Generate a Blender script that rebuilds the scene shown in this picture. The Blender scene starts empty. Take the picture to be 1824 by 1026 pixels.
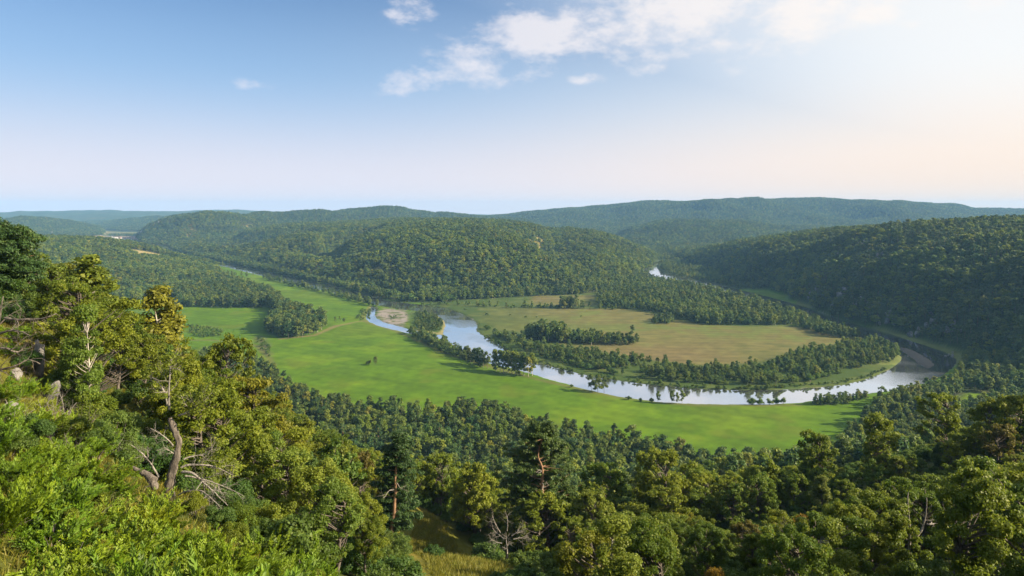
import bpy, math, random
import numpy as np
from mathutils import Vector

# ------------------------------------------------------------------ camera, sky, sun, exposure
SC = bpy.context.scene
COL = SC.collection
R = math.radians
H, F, CX, HY = 140.0, 1255.0, 912.0, 375.0        # eye height over the valley floor, focal length and horizon in photo pixels
W, HGT = 1824.0, 1026.0
cam_d = bpy.data.cameras.new('camera'); cam = bpy.data.objects.new('camera', cam_d); COL.objects.link(cam)
cam.location = (0, 0, H); cam.rotation_euler = (R(90), 0, 0)
cam_d.sensor_width = 36.0; cam_d.lens = 36.0 * F / W
cam_d.shift_y = -(HGT / 2 - HY) / W
cam_d.clip_start = 0.3; cam_d.clip_end = 60000
SC.camera = cam
EXPO = 1.5

SUN_AZ, SUN_EL = 100.0, 26.0                         # degrees clockwise from the view direction, degrees up
sd = Vector((math.sin(R(SUN_AZ)) * math.cos(R(SUN_EL)), math.cos(R(SUN_AZ)) * math.cos(R(SUN_EL)), math.sin(R(SUN_EL))))
sun_d = bpy.data.lights.new('sun', 'SUN'); sun = bpy.data.objects.new('sun', sun_d); COL.objects.link(sun)
sun_d.energy = 5.0; sun_d.angle = R(0.8); sun_d.color = (1.0, 0.82, 0.57)
sun.rotation_euler = (-sd).to_track_quat('-Z', 'Y').to_euler(); sun.location = (300, 0, 400)
SC.view_settings.view_transform = 'Standard'; SC.view_settings.look = 'None'
SC.view_settings.gamma = 1.0; SC.view_settings.exposure = EXPO
SC.view_settings.use_curve_mapping = False
cy = SC.cycles
cy.max_bounces = 6; cy.diffuse_bounces = 3; cy.glossy_bounces = 2; cy.transmission_bounces = 2
cy.volume_bounces = 0; cy.transparent_max_bounces = 4; cy.use_denoising = True
cy.caustics_reflective = False; cy.caustics_refractive = False

def nodes_of(tree):
    tree.nodes.clear(); return tree.nodes, tree.links
class NB:                                            # small node-building helper
    def __init__(s, tree): s.t = tree; s.n, s.l = nodes_of(tree)
    def add(s, typ, **kw):
        nd = s.n.new(typ)
        for k, v in kw.items():
            if k.startswith('i_'): nd.inputs[k[2:]].default_value = v
            else: setattr(nd, k, v)
        return nd
    def link(s, a, b): s.l.new(a, b)
    def _in(s, sock, v):
        if hasattr(v, 'is_output'): s.l.new(v, sock)
        elif v is not None:
            sock.default_value = v
    def math(s, op, a, b=None, c=None, clamp=False):
        nd = s.n.new('ShaderNodeMath'); nd.operation = op; nd.use_clamp = clamp
        for i, v in enumerate((a, b, c)):
            if v is not None: s._in(nd.inputs[i], v)
        return nd.outputs[0]
    def vmath(s, op, a, b=None, out=0):
        nd = s.n.new('ShaderNodeVectorMath'); nd.operation = op
        s._in(nd.inputs[0], a)
        if b is not None: s._in(nd.inputs[1], b)
        return nd.outputs[out]
    def mix(s, fac, a, b, mode='MIX'):
        nd = s.n.new('ShaderNodeMix'); nd.data_type = 'RGBA'; nd.blend_type = mode
        s._in(nd.inputs['Factor'], fac)
        for k, v in (('A', a), ('B', b)):
            sock = [i for i in nd.inputs if i.name == k and i.type == 'RGBA'][0]
            if isinstance(v, tuple) and len(v) == 3: v = v + (1.0,)
            s._in(sock, v)
        return [o for o in nd.outputs if o.type == 'RGBA'][0]
    def smooth(s, v, a, b, lo=0.0, hi=1.0):
        nd = s.n.new('ShaderNodeMapRange'); nd.interpolation_type = 'SMOOTHSTEP'
        s._in(nd.inputs['Value'], v)
        nd.inputs['From Min'].default_value = a; nd.inputs['From Max'].default_value = b
        nd.inputs['To Min'].default_value = lo; nd.inputs['To Max'].default_value = hi
        return nd.outputs['Result']
    def noise(s, vec, scale, detail=4, rough=0.55):
        nd = s.n.new('ShaderNodeTexNoise'); nd.inputs['Scale'].default_value = scale
        nd.inputs['Detail'].default_value = detail; nd.inputs['Roughness'].default_value = rough
        if vec is not None: s.l.new(vec, nd.inputs['Vector'])
        return nd.outputs['Fac']

def build_world():
    w = bpy.data.worlds.new('World'); SC.world = w; w.use_nodes = True
    b = NB(w.node_tree)
    out = b.add('ShaderNodeOutputWorld'); bg = b.add('ShaderNodeBackground'); bg.inputs['Strength'].default_value = 1.0
    sky = b.add('ShaderNodeTexSky', sky_type='NISHITA', sun_disc=False, sun_elevation=R(SUN_EL), sun_rotation=R(SUN_AZ),
                altitude=300.0, air_density=1.0, dust_density=1.6, ozone_density=1.6)
    nish = b.vmath('MULTIPLY', sky.outputs[0], (0.070, 0.100, 0.130))
    tc = b.add('ShaderNodeTexCoord'); d = b.vmath('NORMALIZE', tc.outputs['Generated'])
    sep = b.add('ShaderNodeSeparateXYZ'); b.link(d, sep.inputs[0])
    z = sep.outputs[2]
    sdot = b.vmath('DOT_PRODUCT', d, tuple(sd), out=1)
    # moist air: a pale veil that thickens to the horizon and towards the sun
    warm = b.smooth(sdot, -0.40, 0.50)
    veil_col = b.mix(warm, (0.80, 0.76, 0.84), (1.0, 0.81, 0.66))
    high_col = b.mix(warm, (0.42, 0.60, 0.84), (0.92, 0.92, 0.91))
    veil_col = b.mix(b.smooth(z, 0.02, 0.20), veil_col, high_col)
    low = b.smooth(z, 0.38, 0.02)
    near_sun = b.smooth(sdot, -0.30, 0.44)
    veil = b.math('MAXIMUM', b.math('MULTIPLY', low, 0.97), b.math('MULTIPLY', near_sun, 0.90))
    veil = b.math('ADD', veil, b.math('MULTIPLY', b.math('MULTIPLY', low, near_sun), 0.1), clamp=True)
    col = b.mix(veil, nish, veil_col)
    # thin fair-weather clouds
    st = b.vmath('MULTIPLY', d, (1.0, 1.0, 1.9))
    n1 = b.noise(st, 9.0, 8, 0.62)
    n2 = b.noise(b.vmath('ADD', st, (3.1, 1.7, 0.4)), 26.0, 6, 0.6)
    tot = None
    for px, py, rx, ry, amp in CLOUDS:
        v = Vector(((px - CX) / F, 1.0, (HY - py) / F)); v.normalize()
        df = b.vmath('SUBTRACT', d, tuple(v))
        df = b.vmath('MULTIPLY', df, (F / rx, F / rx, F / ry))
        ln = b.vmath('LENGTH', df, out=1)
        m = b.smooth(ln, 1.5, 0.0, 0.0, amp * .85)
        tot = m if tot is None else b.math('MAXIMUM', tot, m)
    dens = b.math('ADD', tot, b.math('MULTIPLY', b.math('SUBTRACT', n1, 0.5), 2.6))
    dens = b.math('ADD', dens, b.math('MULTIPLY', b.math('SUBTRACT', n2, 0.5), 1.1))
    dens = b.math('MULTIPLY', b.smooth(dens, 0.22, 1.0), b.smooth(tot, 0.05, 0.3))
    ccol = b.mix(warm, (0.80, 0.79, 0.86), (0.98, 0.90, 0.84))
    col = b.mix(b.math('MULTIPLY', dens, 0.80), col, ccol)
    bg.inputs['Strength'].default_value = 2 ** -EXPO * 1.08                # the sky keeps its place in the picture at this exposure
    b.link(col, bg.inputs['Color']); b.link(bg.outputs[0], out.inputs['Surface'])
CLOUDS = [(945, 70, 140, 70, 1.0), (850, 105, 95, 52, 0.95), (740, 150, 75, 40, 0.92), (735, 15, 60, 36, 0.75), (1000, 45, 60, 40, 0.8),
          (1075, 20, 60, 40, 0.8), (950, 128, 90, 24, 0.6), (1045, 138, 50, 14, 0.6), (1230, 40, 230, 90, 0.95), (1450, 20, 320, 70, 0.9),
          (1175, 120, 50, 18, 0.6), (450, 152, 45, 14, 0.5), (1290, 90, 110, 40, 0.5), (795, 68, 28, 14, 0.7)]
build_world()

# ------------------------------------------------------------------ numeric helpers
rng = np.random.default_rng(11)
random.seed(5)
def P(px, py, z=0.0):                                # a photo pixel on the level plane z
    Y = (H - z) * F / (py - HY)
    return ((px - CX) / F * Y, Y)
def PP(pts): return np.array([P(x, y) for x, y in pts])
def PD(px, py, Y): return np.array([(px - CX) / F * Y, Y, H - (py - HY) / F * Y])   # a pixel at depth Y
def chaikin(p, n=2, closed=True):
    p = np.asarray(p, float)
    for _ in range(n):
        q = np.roll(p, -1, 0) if closed else p[1:]
        a = p if closed else p[:-1]
        o = np.empty((len(a) * 2, p.shape[1])); o[0::2] = a * .75 + q * .25; o[1::2] = a * .25 + q * .75
        p = o
    return p
def hsh(ix, iy, s):
    n = (ix.astype(np.int64) * 374761393 + iy.astype(np.int64) * 668265263 + s * 974634777) & 0xffffffff
    n = ((n ^ (n >> 13)) * 1274126177) & 0xffffffff
    n = ((n ^ (n >> 16)) * 2246822519) & 0xffffffff
    return ((n ^ (n >> 15)) & 0xffffff) / float(0xffffff) * 2 - 1
def vnoise(x, y, s=0):
    x = np.asarray(x, float); y = np.asarray(y, float) + 0 * x
    x = x + 0 * y
    ix = np.floor(x); iy = np.floor(y); fx = x - ix; fy = y - iy
    fx = fx * fx * fx * (fx * (fx * 6 - 15) + 10); fy = fy * fy * fy * (fy * (fy * 6 - 15) + 10)
    a = hsh(ix, iy, s); b = hsh(ix + 1, iy, s); c = hsh(ix, iy + 1, s); e = hsh(ix + 1, iy + 1, s)
    return (a * (1 - fx) + b * fx) * (1 - fy) + (c * (1 - fx) + e * fx) * fy
def fbm(x, y, s=0, o=3):
    t = 0; a = .55
    for k in range(o):
        t = t + a * vnoise(x * 2 ** k + 17.3 * k, y * 2 ** k - 9.1 * k, s + k); a *= .5
    return t
def sstep(v, a, b):
    t = np.clip((v - a) / (b - a), 0, 1); return t * t * (3 - 2 * t)
def sdf(poly, X, Y, reach=60.0):
    """signed distance, positive inside; -reach outside the reach of the polygon"""
    X = np.asarray(X, float); Y = np.asarray(Y, float)
    out = np.full(X.shape, -reach)
    lo = poly.min(0) - reach; hi = poly.max(0) + reach
    m = (X > lo[0]) & (X < hi[0]) & (Y > lo[1]) & (Y < hi[1])
    if not m.any(): return out
    x = X[m]; y = Y[m]; d2 = np.full(x.shape, 1e18); ins = np.zeros(x.shape, bool)
    n = len(poly)
    for i in range(n):
        ax, ay = poly[i]; bx, by = poly[(i + 1) % n]
        ex, ey = bx - ax, by - ay; L = ex * ex + ey * ey + 1e-12
        t = np.clip(((x - ax) * ex + (y - ay) * ey) / L, 0, 1)
        d2 = np.minimum(d2, (x - ax - t * ex) ** 2 + (y - ay - t * ey) ** 2)
        if ay != by:
            c = ((ay > y) != (by > y)) & (x < (bx - ax) * (y - ay) / (by - ay) + ax)
            ins ^= c
    d = np.sqrt(d2)
    out[m] = np.where(ins, d, -np.minimum(d, reach))
    return out

# ------------------------------------------------------------------ plan of the valley, traced from the photograph on the valley floor
RIV_OUT = [(288, 444.5), (350, 463.5), (400, 474), (450, 486), (520, 503), (608, 523), (663, 541), (705, 548.5), (768, 555), (794, 567), (799, 580), (790, 597),
           (815, 617), (845, 632), (871, 644), (915, 653), (948, 662), (1001, 678), (1060, 694), (1130, 708), (1216, 716), (1329, 717),
           (1403, 716), (1443, 711), (1546, 697), (1613, 687), (1646, 677), (1676, 663), (1693, 650), (1697, 640), (1683, 627), (1633, 611),
           (1583, 595), (1533, 578), (1466, 558), (1416, 541), (1330, 519), (1260, 503), (1222, 497), (1200, 492), (1180, 485), (1166, 477), (1168, 470), (1190, 465), (1215, 461)]
RIV_IN = [(288, 440.5), (350, 459), (400, 468), (450, 479), (520, 494), (608, 513), (663, 530.5), (720, 539.5), (781, 545), (808, 553), (838, 567), (847, 580),
          (842, 588), (861, 601), (891, 618), (918, 633), (945, 643), (991, 656), (1041, 669), (1091, 677), (1150, 685), (1216, 691), (1316, 696),
          (1423, 694), (1516, 685), (1549, 675), (1583, 662), (1609, 648), (1613, 632), (1596, 617), (1559, 604), (1529, 598), (1466, 576),
          (1416, 557), (1330, 531), (1260, 514), (1220, 506), (1190, 501), (1166, 494), (1150, 486), (1146, 478), (1150, 471), (1180, 463), (1215, 459.5)]
RIVER = chaikin(PP(RIV_OUT + RIV_IN[::-1]), 2)
SIDE = chaikin(PP([(664, 545), (658, 556), (657, 568), (672, 577), (700, 585), (722, 590), (765, 600), (790, 602), (788, 596), (762, 595), (726, 586), (702, 580), (676, 572), (663, 564), (664, 556), (671, 548)]), 2)
SPIT = chaikin(PP([(1595, 617), (1624, 621), (1648, 634), (1668, 648), (1654, 657), (1637, 648), (1622, 634)]), 2)
GRAVEL = chaikin(PP([(666, 553), (690, 549), (728, 550), (732, 562), (727, 584), (702, 581), (672, 572)]), 2)
ISLAND = chaikin(PP([(724, 551), (768, 556), (794, 568), (799, 582), (789, 596), (758, 592), (728, 583), (720, 565)]), 2)
HAY = chaikin(PP([(768, 545), (860, 543), (940, 549), (1060, 549), (1130, 549), (1240, 577), (1330, 581), (1420, 580), (1530, 598), (1535, 611), (1425, 625), (1385, 645),
                  (1250, 655), (1130, 640), (1000, 616), (930, 602), (880, 590), (848, 567), (810, 551)]), 2)
HAY2 = PP([(945, 525), (1065, 525), (1065, 544), (938, 546)])
HAY3 = PP([(676, 516), (750, 525), (752, 532), (715, 531), (680, 523)])
HAY4 = PP([(1265, 534), (1310, 537), (1300, 544), (1262, 541)])
# hills: outline of the foot, in metres
CENTRAL = chaikin(np.array([(-1318, 2703), (-1020, 2250), (-750, 1952), (-388, 1403), (-198, 1215), (-73, 1165), (25, 1185), (162, 1245), (268, 1500), (340, 1750), (450, 2120), (440, 2420), (250, 2900), (-250, 3300), (-900, 3400), (-1500, 3250)]), 2)
LEFTH = chaikin(np.array([(-400, 1090), (-520, 1060), (-800, 1000), (-1200, 1050), (-1500, 1400), (-1400, 1900), (-1100, 2050), (-820, 1900), (-600, 1500), (-430, 1230)]), 2)

NORTHB = np.concatenate([PP([(288, 440.5), (350, 459), (400, 468), (450, 479), (520, 494), (608, 513), (663, 530), (720, 539), (800, 541)]), np.array([(-73, 1190), (-198, 1240), (-388, 1430), (-750, 1980), (-1020, 2280), (-1318, 2730)])])
# the near slope under the lookout: spot heights
CP = np.array([(0, 0, 138.3), (-4, 2, 138.2), (4, 2, 137.6), (0, 5, 136.2), (0, 12, 131.4), (0, 20, 127.2), (0, 35, 119.2), (0, 50, 112), (-3, 70, 103.5), (-7, 88, 96.5), (-11, 110, 90.5), (4, 105, 88),
               (-16, 96, 93), (-17, 35, 125.6), (-11, 18, 130.2), (-8, 12, 132), (-20, 22, 131.5), (-29, 40, 129.8), (-36, 50, 131.5), (-45, 62, 132.5), (-45, 75, 124), (-42, 85, 117), (-36, 90, 112.5), (-60, 70, 134),
               (-60, 120, 112), (-30, 60, 121), (-20, 60, 113.5), (-25, 45, 124), (-10, 60, 108.5), (-33, 100, 106), (-24, 110, 97), (20, 40, 117), (20, 60, 109), (40, 60, 110), (50, 100, 98.5), (62, 80, 108),
               (75, 108, 104), (30, 100, 94), (50, 150, 78), (90, 150, 87), (100, 250, 40), (0, 150, 70), (0, 200, 48), (0, 260, 24), (0, 320, 4), (-60, 200, 60), (-100, 150, 92), (-100, 250, 40), (-60, 300, 10), (100, 330, 8),
               (-200, 300, 30), (-200, 200, 82), (-150, 400, -6), (200, 200, 72), (200, 330, 22), (0, 400, -20), (220, 430, -8), (-300, 460, -5), (-40, 20, 136), (-60, 40, 139), (-80, 80, 138), (40, 10, 132), (60, 40, 122),
               (-120, 100, 122), (120, 100, 108), (150, 150, 92), (300, 330, 40), (-300, 300, 70), (0, -20, 140), (40, -20, 138), (-40, -20, 141), (320, 450, -5), (100, 450, -25), (-100, 480, -25)], float)
def _tps(d2): return 0.5 * d2 * np.log(d2 + 1e-9)
_n = len(CP); _xy = CP[:, :2] / 100.0
_K = _tps(((_xy[:, None] - _xy[None]) ** 2).sum(-1)) + np.eye(_n) * 0.002
_A = np.zeros((_n + 3, _n + 3)); _A[:_n, :_n] = _K; _A[:_n, _n] = 1; _A[:_n, _n + 1:] = _xy; _A[_n:, :_n] = _A[:_n, _n:].T
_w = np.linalg.solve(_A, np.concatenate([CP[:, 2], np.zeros(3)]))
def near_slope(X, Y):
    x = X / 100.0; y = Y / 100.0
    z = _w[_n] + _w[_n + 1] * x + _w[_n + 2] * y
    for i in range(_n): z = z + _w[i] * _tps((x - _xy[i, 0]) ** 2 + (y - _xy[i, 1]) ** 2)
    return z
RIDGES = [  # far ridges: crest in photo pixels, depth, front width, back width
    ([(780, 400), (850, 384), (900, 382), (960, 375), (1050, 367), (1150, 358), (1200, 360), (1300, 355), (1450, 353), (1600, 359), (1700, 364), (1730, 370), (1824, 372), (2100, 380), (2300, 400)], 5200, 1100, 1500),
    ([(1060, 440), (1130, 402), (1180, 393), (1300, 392), (1380, 400), (1480, 405), (1700, 405), (2000, 420)], 3400, 520, 600),
    ([(520, 396), (560, 380), (590, 376), (620, 372), (650, 370), (680, 366), (710, 368), (740, 376), (800, 379), (900, 388), (1000, 400)], 4300, 600, 700),
    ([(400, 408), (440, 383), (470, 378), (500, 380), (540, 374), (580, 373), (610, 378), (660, 382), (760, 398)], 3900, 450, 500),
    ([(235, 432), (262, 402), (310, 384), (370, 378), (410, 380), (450, 386), (500, 396), (600, 410)], 3550, 420, 600),
    ([(-300, 400), (-100, 390), (0, 391), (40, 386), (80, 387), (120, 391), (175, 403), (205, 420), (230, 435)], 4200, 560, 900),
    ([(-400, 378), (-100, 379), (0, 378), (80, 376), (180, 375), (300, 377), (420, 376), (500, 379), (620, 379), (760, 382), (900, 386), (1000, 400)], 8600, 1800, 2500),
    ([(120, 412), (170, 398), (240, 388), (330, 383), (420, 386), (480, 400)], 5600, 700, 900),
]
def terrain(X, Y, full=False):
    X = np.asarray(X, float); Y = np.asarray(Y, float)
    z = 0.35 * fbm(X / 55, Y / 55, 3, 2)
    D = np.hypot(X, Y)
    # river channel
    rv = np.maximum(sdf(RIVER, X, Y, 40), sdf(SIDE, X, Y, 40))
    sp = sdf(SPIT, X, Y, 30)
    rv = np.where(sp > -12, np.minimum(rv, -sp - 1.0), rv)
    wob = 1.2 * vnoise(X / 9, Y / 9, 8)
    ch = sstep(rv + wob, -7, 5)
    # central hill
    cd = sdf(CENTRAL, X, Y, 30)
    u = X + 0.25 * (Y - 1100)
    gul = fbm(u / 230, Y / 760, 21, 3); rid = 1 - 2 * np.abs(vnoise(u / 185 + 3, Y / 800, 23))
    cdm = np.maximum(cd, 0)
    hh = 108 + 7 * fbm(X / 420, Y / 420, 31, 2) - np.interp(-X, [150, 390, 656, 938, 1200], [0, 4, 15, 30, 52])
    zc = hh * (1 - np.exp(-np.maximum(cdm * (1 + .30 * gul), 0) / 215)) + 0 - (46 * sstep(-rid, -.3, .6) + 34 * sstep(-gul, -.02, .38)) * sstep(cdm, 25, 160) * (1 - .97 * sstep(cdm, 210, 430)) * (1 - .75 * sstep(X, 80, 200))
    # right hill
    x0 = 442 + 16 * vnoise(Y / 150, 0, 41) + 9 * vnoise(Y / 55, 2, 42) + np.clip((Y - 1500) / 800, 0, 1) * 60
    hc = np.interp(Y, [200, 420, 600, 700, 820, 1150, 1450, 1700, 2000, 2250, 2500, 2700], [0, 30, 90, 116, 119, 116, 102, 82, 50, 24, 3, 0])
    t = np.maximum(X - x0, 0) / 185.0
    shear = Y + 0.55 * X
    zr = hc * (1 - np.exp(-1.75 * t)) * (1 + .06 * fbm(X / 150, Y / 150, 44, 2)) + hc / 120 * (9 * fbm(shear / 75, X / 260, 45, 3) + 5 * (1 - 2 * np.abs(vnoise(shear / 48, X / 200, 46)))) * sstep(t, .04, .4) * (1 - .6 * sstep(t, .9, 1.6))
    zr = zr + hc * .06 * sstep(t, 1, 3)
    # left wooded hill
    ld = np.maximum(sdf(LEFTH, X, Y, 30), 0)
    zl = np.interp(-X, [430, 560, 650, 743, 790, 843, 925, 985, 1100, 1400], [0, 2, 7, 22, 30, 36, 60, 68, 72, 70]) * (1 - np.exp(-ld / 120)) + 5 * fbm(X / 120, Y / 120, 51, 2) * sstep(ld, 20, 120)
    # far ridges
    zf = np.zeros_like(X)
    px = CX + X / np.maximum(Y, 1) * F
    for crest, d0, wf, wb in RIDGES:
        c = np.array(crest, float)
        py = np.interp(px, c[:, 0], c[:, 1], left=HY + H * F / d0 + 5, right=HY + H * F / d0 + 5)
        dd = d0 + 260 * vnoise(px / 130, 0, 60 + d0 % 7)
        py = py + 2.6 * fbm(px / 46, 0 * px, 66 + d0 % 11, 3)
        zz = np.maximum(H - (py - HY) / F * dd - 12, 0)
        rr = 1 + .5 * fbm(X / 330, Y / 520, 61, 3)
        e = np.where(Y < dd, (Y - dd) / wf, (Y - dd) / wb)
        zf = np.maximum(zf, zz * np.exp(-e * e) * np.where(Y < dd, 1 + (rr - 1) * sstep(np.abs(e), 0, .7), 1))
    zf = np.where(Y > 2350, zf, 0) + np.where(Y > 6000, (Y - 6000) / 6000 * 55, 0)
    # near slope
    zs = np.full_like(X, -30.0); m = (Y < 700) & (np.abs(X) < 700)
    if m.any(): zs[m] = near_slope(X[m], Y[m]) + .5 * fbm(X[m] / 9, Y[m] / 9, 71, 3) * sstep(D[m], 4, 20)
    zs = np.where(D > 330, zs - (D - 330) * .35, zs)
    k = 8.0                                                            # rounded foot of the slope
    zs = np.where(zs > 30, zs, k * np.log1p(np.exp(np.clip(zs / k, -20, 20))) - .05)
    hill = np.maximum.reduce([zc * (cd > 0), zr, zl, zf])
    zz = z + hill
    zz = np.where(zs > hill, z * 0.3 + zs, zz) if True else zz
    zz = zz * (1 - ch * (hill < 12)) + ch * (hill < 12) * (-2.4)
    zz = np.where(sp > 0, np.maximum(zz, -.3 + .25 * np.minimum(sp, 5)), zz)
    gb = np.maximum(sdf(GRAVEL, X, Y, 30), sp)
    if full:
        return zz, dict(rv=rv, cd=cd, zc=zc * (cd > 0), zr=zr, zl=zl, zf=zf, zs=zs, gb=gb, sp=sp, D=D, gul=gul, t=t)
    return zz
def hit(px, py, y0=12, y1=7000):
    ys = np.geomspace(y0, y1, 2600)
    X = (px - CX) / F * ys; zr = H - (py - HY) / F * ys
    zt = terrain(X, ys)
    i = np.argmax(zt > zr)
    return np.array([X[i], ys[i], zt[i]])
def zat(x, y): return float(terrain(np.array([x]), np.array([y]))[0])

# ------------------------------------------------------------------ materials
def new_mat(name):
    m = bpy.data.materials.new(name); m.use_nodes = True; return m, NB(m.node_tree)
def mat_terrain():
    m, b = new_mat('terrain_cover')
    out = b.add('ShaderNodeOutputMaterial'); p = b.add('ShaderNodeBsdfPrincipled')
    p.inputs['Roughness'].default_value = .9; p.inputs['Specular IOR Level'].default_value = .1
    at = b.add('ShaderNodeAttribute', attribute_name='Col')
    geo = b.add('ShaderNodeNewGeometry')
    n1 = b.noise(geo.outputs['Position'], 1.3, 5, .65); n2 = b.noise(geo.outputs['Position'], .06, 4, .6)
    f = b.math('ADD', b.math('MULTIPLY', n1, .55), b.math('MULTIPLY', n2, .55))
    f = b.math('ADD', f, .45)
    col = b.vmath('SCALE', at.outputs['Color']); col.node.inputs['Scale'].default_value = 1.0
    b.link(f, col.node.inputs['Scale'])
    b.link(col, p.inputs['Base Color'])
    bump = b.add('ShaderNodeBump'); bump.inputs['Strength'].default_value = .5; bump.inputs['Distance'].default_value = .3
    b.link(n1, bump.inputs['Height']); b.link(bump.outputs[0], p.inputs['Normal'])
    b.link(p.outputs[0], out.inputs['Surface']); return m
def mat_water():
    m, b = new_mat('river_water')
    out = b.add('ShaderNodeOutputMaterial'); p = b.add('ShaderNodeBsdfPrincipled')
    geo = b.add('ShaderNodeNewGeometry')
    pos = geo.outputs['Position']
    rip = b.smooth(b.noise(pos, .021, 3, .5), .42, .62)               # smooth pools and riffled runs
    p.inputs['Base Color'].default_value = (.66, .69, .72, 1); p.inputs['Metallic'].default_value = .96
    p.inputs['IOR'].default_value = 1.6
    p.inputs['Specular IOR Level'].default_value = .75
    b.link(b.math('ADD', b.math('MULTIPLY', rip, .10), .03), p.inputs['Roughness'])
    w = b.noise(pos, .9, 4, .6)
    bump = b.add('ShaderNodeBump'); bump.inputs['Distance'].default_value = .10
    b.link(b.math('ADD', b.math('MULTIPLY', rip, .25), .05), bump.inputs['Strength'])
    b.link(w, bump.inputs['Height']); b.link(bump.outputs[0], p.inputs['Normal'])
    b.link(p.outputs[0], out.inputs['Surface']); return m
def mat_leaf(name, ca, cb, cc, trans=.42, rough=.55, spec=.25, vary=.55):
    """per-tree colour between ca and cb (rarely cc), per-leaf variation"""
    m, b = new_mat(name)
    out = b.add('ShaderNodeOutputMaterial'); p = b.add('ShaderNodeBsdfPrincipled')
    p.inputs['Roughness'].default_value = rough; p.inputs['Specular IOR Level'].default_value = spec
    oi = b.add('ShaderNodeObjectInfo'); at = b.add('ShaderNodeAttribute', attribute_name='lv')
    geo = b.add('ShaderNodeNewGeometry')
    c = b.mix(oi.outputs['Random'], ca, cb)
    r2 = b.math('FRACT', b.math('MULTIPLY', oi.outputs['Random'], 7.31))
    c = b.mix(b.smooth(r2, .92, 1.0, 0, .6), c, cc)
    patch = b.smooth(b.noise(geo.outputs['Position'], .009, 3, .55), .35, .65, -.2, .2)   # stands differ from stand to stand
    lv = b.math('ADD', b.math('ADD', b.math('MULTIPLY', at.outputs['Fac'], vary), 1 - vary * .5), patch)
    col = b.vmath('SCALE', c); b.link(lv, col.node.inputs['Scale'])
    warm = b.mix(b.math('MULTIPLY', b.smooth(at.outputs['Fac'], .75, 1.0), .35), col, cc)
    b.link(warm, p.inputs['Base Color'])
    tr = b.add('ShaderNodeBsdfTranslucent'); tcol = b.mix(.5, warm, (.16, .2, .02), 'ADD'); b.link(b.mix(.6, warm, tcol), tr.inputs['Color'])
    mx = b.add('ShaderNodeMixShader'); mx.inputs[0].default_value = trans
    b.link(p.outputs[0], mx.inputs[1]); b.link(tr.outputs[0], mx.inputs[2]); b.link(mx.outputs[0], out.inputs['Surface'])
    return m
def mat_bark(name, ca, cb, scale=6.0, top=None):
    m, b = new_mat(name)
    out = b.add('ShaderNodeOutputMaterial'); p = b.add('ShaderNodeBsdfPrincipled'); p.inputs['Roughness'].default_value = .85
    tc = b.add('ShaderNodeTexCoord'); geo = b.add('ShaderNodeNewGeometry')
    v = b.vmath('MULTIPLY', geo.outputs['Position'], (scale, scale, scale * .25))
    n = b.noise(v, 1.6, 6, .75)
    c = b.mix(b.smooth(n, .38, .62), ca, cb)
    if top:
        sep = b.add('ShaderNodeSeparateXYZ'); b.link(tc.outputs['Generated'], sep.inputs[0])
        c = b.mix(b.smooth(sep.outputs[2], .18, .45), c, b.mix(n, top, tuple(x * .6 for x in top)))
    b.link(c, p.inputs['Base Color'])
    bump = b.add('ShaderNodeBump'); bump.inputs['Strength'].default_value = .9; bump.inputs['Distance'].default_value = .06
    b.link(n, bump.inputs['Height']); b.link(bump.outputs[0], p.inputs['Normal'])
    b.link(p.outputs[0], out.inputs['Surface']); return m
def mat_rock():
    m, b = new_mat('limestone')
    out = b.add('ShaderNodeOutputMaterial'); p = b.add('ShaderNodeBsdfPrincipled'); p.inputs['Roughness'].default_value = .9
    geo = b.add('ShaderNodeNewGeometry')
    n = b.noise(b.vmath('MULTIPLY', geo.outputs['Position'], (.5, .5, .9)), 1.0, 8, .7)
    n2 = b.noise(geo.outputs['Position'], .18, 3, .5)
    c = b.mix(b.smooth(n, .3, .7), (.06, .065, .07), (.24, .23, .22))
    c = b.mix(b.smooth(n2, .55, .75, 0, .5), c, (.06, .08, .03))
    b.link(c, p.inputs['Base Color'])
    bump = b.add('ShaderNodeBump'); bump.inputs['Strength'].default_value = 1; bump.inputs['Distance'].default_value = .5
    b.link(n, bump.inputs['Height']); b.link(bump.outputs[0], p.inputs['Normal'])
    b.link(p.outputs[0], out.inputs['Surface']); return m
def mat_plain(name, col, rough=.8):
    m, b = new_mat(name)
    out = b.add('ShaderNodeOutputMaterial'); p = b.add('ShaderNodeBsdfPrincipled'); p.inputs['Roughness'].default_value = rough
    geo = b.add('ShaderNodeNewGeometry'); n = b.noise(geo.outputs['Position'], .8, 4, .6)
    c = b.mix(n, tuple(x * .8 for x in col), col); b.link(c, p.inputs['Base Color'])
    b.link(p.outputs[0], out.inputs['Surface']); return m
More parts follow.
